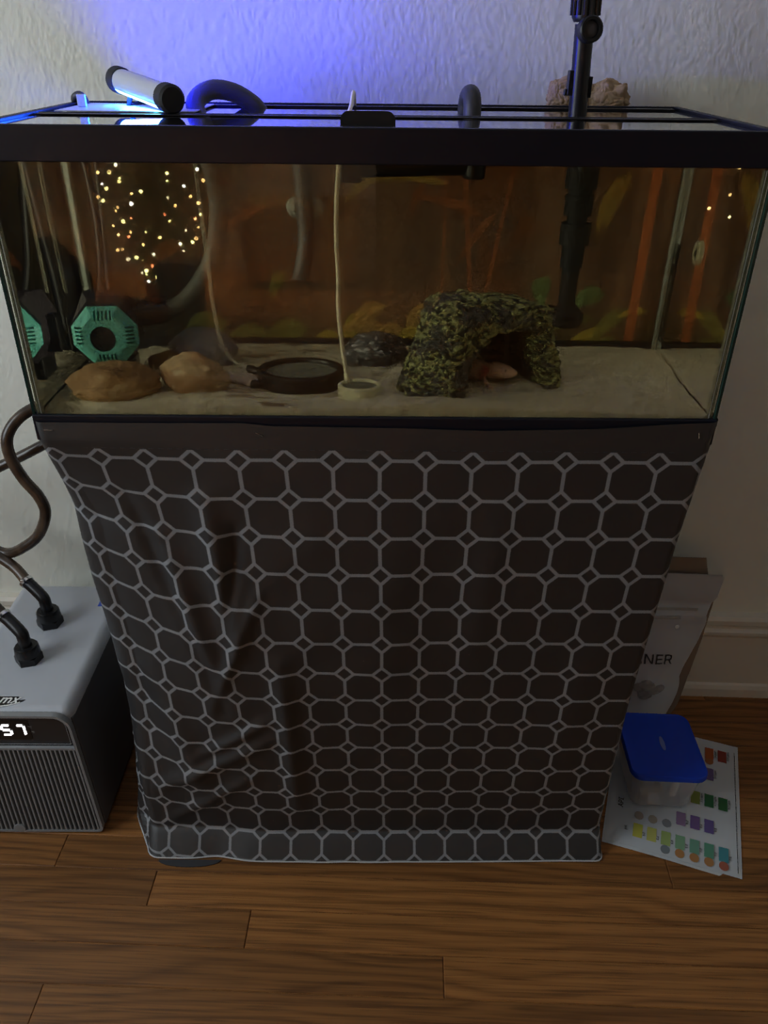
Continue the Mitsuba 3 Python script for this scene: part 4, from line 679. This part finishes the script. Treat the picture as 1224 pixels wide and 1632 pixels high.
for (x0, x1, y0, y1) in ((0.03, 0.142, 0.2475, 0.2520), (0.05, 0.112, 0.2330, 0.2385)):
    put('pouch__seal_line', onto(prism(sbox(x0, y0, x1, y1), 0.0004).subdivide().subdivide().subdivide()), 'pouch_shade', label='grey seal line across the pouch')
put('pouch__tear_hole', onto(lathe([(0, 0), (0.004, 0), (0.004, 0.0006), (0, 0.0006)], (0.1085, 0.2150, 0), (0, 0, 1), 16)), 'white_plastic', label='small bright round spot')

# ------------------------------------------------------------------ the far side of the room, seen reflected in the front glass
TX, TY = -1.03, -3.02
tag('christmas_tree', 'small green Christmas tree with warm fairy lights seen reflected in the glass', 'tree')
prin('needles', proc(lambda p, n, uv: mix((0.03, 0.06, 0.022), (0.13, 0.17, 0.065), noise(p.x * 60, p.y * 60, p.z * 60))), 0.7)
prin('bark', (0.10, 0.06, 0.035), 0.8); prin('pot_red', (0.25, 0.05, 0.05), 0.6)
put('christmas_tree__trunk', tube([(TX, TY, 0.0), (TX, TY, 1.30)], [0.022, 0.004], 10, 2, curve=False), 'bark', True)
def tree_r(z): return np.interp(z, [0.08, 0.16, 0.28, 0.50, 0.70, 1.0, 1.35], [0.10, 0.12, 0.20, 0.24, 0.22, 0.14, 0.02])
tips, V, F = [], [], []
for k in range(230):
    z = 0.10 + 1.2 * (k + rng.random()) / 230; a = k * 2.39996 + rng.uniform(-0.2, 0.2); L = tree_r(z) * rng.uniform(0.75, 1.12)
    tip = np.array((TX + L * math.cos(a), TY + L * math.sin(a), z + 0.04 - 0.10 * L)); base = np.array((TX, TY, z)); tips.append(tip); ax = (tip - base) / np.linalg.norm(tip - base)
    for q in range(30):
        t = 0.12 + 0.90 * q / 29; c = base + (tip - base) * t
        for e in range(2):
            d = rng.normal(size=3); d = d - ax * (d @ ax); d /= np.linalg.norm(d); d = d * 0.030 * (1.1 - 0.5 * t) + ax * 0.016; w = np.cross(d, rng.normal(size=3)); w = w / np.linalg.norm(w) * 0.0022
            n0 = len(V); V += [c - w, c + w, c + d]; F.append((n0, n0 + 1, n0 + 2))
put('christmas_tree__branches', trimesh.Trimesh(np.array(V), np.array(F), process=False), 'needles', kind='stuff')
put('christmas_tree__pot', lathe([(0, 0), (0.085, 0), (0.105, 0.11), (0.095, 0.11), (0.09, 0.09), (0, 0.09)], (TX, TY, 0), n=24), 'pot_red', 30)
bulb = trimesh.creation.icosphere(subdivisions=1, radius=0.0085)
vis = [t for t in tips if t[1] > TY - 0.05 and t[2] < 0.95]
for k, t in enumerate(vis[::1][:78]):
    s_ = rng.uniform(0.6, 1.15); b = rng.uniform(0.25, 1.1)
    c_ = np.array((46, 26, 9.0)) * b if rng.random() < 0.7 else (np.array((40, 34, 20.0)) * b if rng.random() < 0.75 else np.array((40, 10, 4.0)) * b)
    m = bulb.copy(); m.apply_scale(s_); m.apply_translation(t + np.array((0, 0.012, 0)) - (t - [TX, TY, t[2]]) * 0.12 * rng.random())
    put('christmas_tree__fairy_light', m, 'white_plastic', True, emitter={'type': 'area', 'radiance': rgb(*c_), 'sampling_weight': 0.004})
prin('pouf_brown', (0.30, 0.17, 0.11), 0.85); prin('throw_red', (0.14, 0.035, 0.035), 0.9); prin('oak', proc(lambda p, n, uv: mix((0.30, 0.13, 0.045), (0.42, 0.20, 0.07), fbm(p.x * 40, p.y * 6, p.z * 5, 3))), 0.5)
put('ottoman', lathe([(0, 0.0), (0.22, 0.0), (0.245, 0.03), (0.25, 0.11), (0.235, 0.155), (0.18, 0.185), (0.08, 0.197), (0, 0.2)], (-1.10, -2.36, 0.0), n=40), 'pouf_brown', 40, label='round brown ottoman reflected in front of the lit tree', cat='ottoman')
tag('gift_box', 'dark grey gift box reflected before the foot of the tree', 'box')
put('gift_box__box', rbx(-0.97, -0.79, -2.76, -2.64, 0.0, 0.30, 0.006), prin('box_grey', (0.14, 0.11, 0.12), 0.6), 40)
put('gift_box__ribbon', rbx(-0.890, -0.868, -2.763, -2.637, -0.0 + 0.001, 0.303, 0.002), 'pot_red', 40)
tag('cabinet', 'low oak cabinet reflected at the right of the tree', 'cabinet')
put('cabinet__body', rbx(-0.70, -0.12, -3.62, -3.36, 0.03, 0.42, 0.006), 'oak', 40)
for a in (-0.69, -0.405): put('cabinet__door', rbx(a, a + 0.275, -3.364, -3.348, 0.05, 0.40, 0.004), 'oak', 40)
for a in (-0.435, -0.385): put('cabinet__knob', lathe([(0, 0), (0.010, 0), (0.012, 0.012), (0, 0.018)], (a, -3.349, 0.25), (0, 1, 0), 16), 'steel', 40)
tag('armchair', 'dark armchair reflected at the far left of the glass', 'armchair')
prin('armchair_black', (0.016, 0.016, 0.018), 0.6)
AM = moved
def armp(key, m): put('armchair__' + key, moved(m, frame((-1.22, -1.66, 0), (0.85, -0.5, 0), (0.5, 0.85, 0))), 'armchair_black', 40)
armp('seat', rbx(-0.19, 0.19, -0.22, 0.22, 0.12, 0.38, 0.05, 2)); armp('backrest', rbx(-0.20, 0.20, -0.34, -0.20, 0.08, 0.80, 0.06, 2))
for a in (-0.28, 0.18): armp('armrest', rbx(a, a + 0.10, -0.30, 0.22, 0.05, 0.54, 0.045, 2))
for a in (-0.24, 0.20):
    for b in (-0.30, 0.16): armp('leg', rbx(a, a + 0.04, b, b + 0.04, 0, 0.13, 0.005))
prin('shade_brown', (0.20, 0.12, 0.07), 0.7)
for k, (lx, txt) in enumerate(((-1.38, 'added unseen sconce left of the tree brightening the reflected wall'), (-0.60, 'added unseen sconce above the cabinet brightening the reflected wall'))):
    root = 'added_sconce' + ('_001' if k else ''); ly = V0 + lx * SL + 0.30  # added lamps lighting the reflected wall, shades closed to keep them off the tank
    tag(root, txt, 'added_lamp')
    put(root + '__shade', lathe([(0.085, -0.12), (0.088, -0.12), (0.088, 0.09), (0.0, 0.095), (0.0, 0.09), (0.085, 0.085), (0.085, -0.12)], (lx, ly, 0.97), n=32), 'shade_brown', 40)
    put(root + '__arm', tube([(lx, ly - 0.292, 1.02), (lx, ly - 0.15, 1.04), (lx, ly, 1.03), (lx, ly, 1.015)], 0.007, 10, 8), 'black_metal', True)
    put(root + '__bulb', trimesh.creation.icosphere(subdivisions=3, radius=0.05).apply_translation((lx, ly, 0.97)), 'white_plastic', True, emitter={'type': 'area', 'radiance': rgb(*ADDED_SCONCE_L), 'sampling_weight': 1.0})
# a second string of lights on a twiggy branch at the right
BX_, BY_ = 1.72, -3.0
tag('twig_vase', 'tall vase of lit twigs reflected near the right edge of the glass', 'vase')
put('twig_vase__vase', lathe([(0, 0), (0.07, 0), (0.09, 0.08), (0.06, 0.22), (0.045, 0.27), (0.05, 0.29), (0.04, 0.28), (0, 0.05)], (BX_, BY_, 0), n=28), 'black_plastic', 40)
for k in range(9):
    a = k * 0.7; e = np.array((BX_ + 0.24 * math.cos(a), BY_ + 0.14 * math.sin(a), 0.50 + 0.16 * (k % 4)))
    put('twig_vase__twig', tube([(BX_, BY_, 0.10), (BX_ + 0.04 * math.cos(a), BY_ + 0.03 * math.sin(a), 0.36), e], [0.004, 0.0015], 6, 8), 'bark', True)
    for q in range(2):
        m = bulb.copy(); m.apply_scale(0.9); m.apply_translation(np.array((BX_, BY_, 0.36)) * (1 - (0.62 + 0.38 * q)) + e * (0.62 + 0.38 * q) + rng.uniform(-0.02, 0.02, 3))
        put('twig_vase__fairy_light', m, 'white_plastic', True, emitter={'type': 'area', 'radiance': rgb(*(np.array((40, 24, 9.0)) * rng.uniform(0.3, 1))), 'sampling_weight': 0.004})
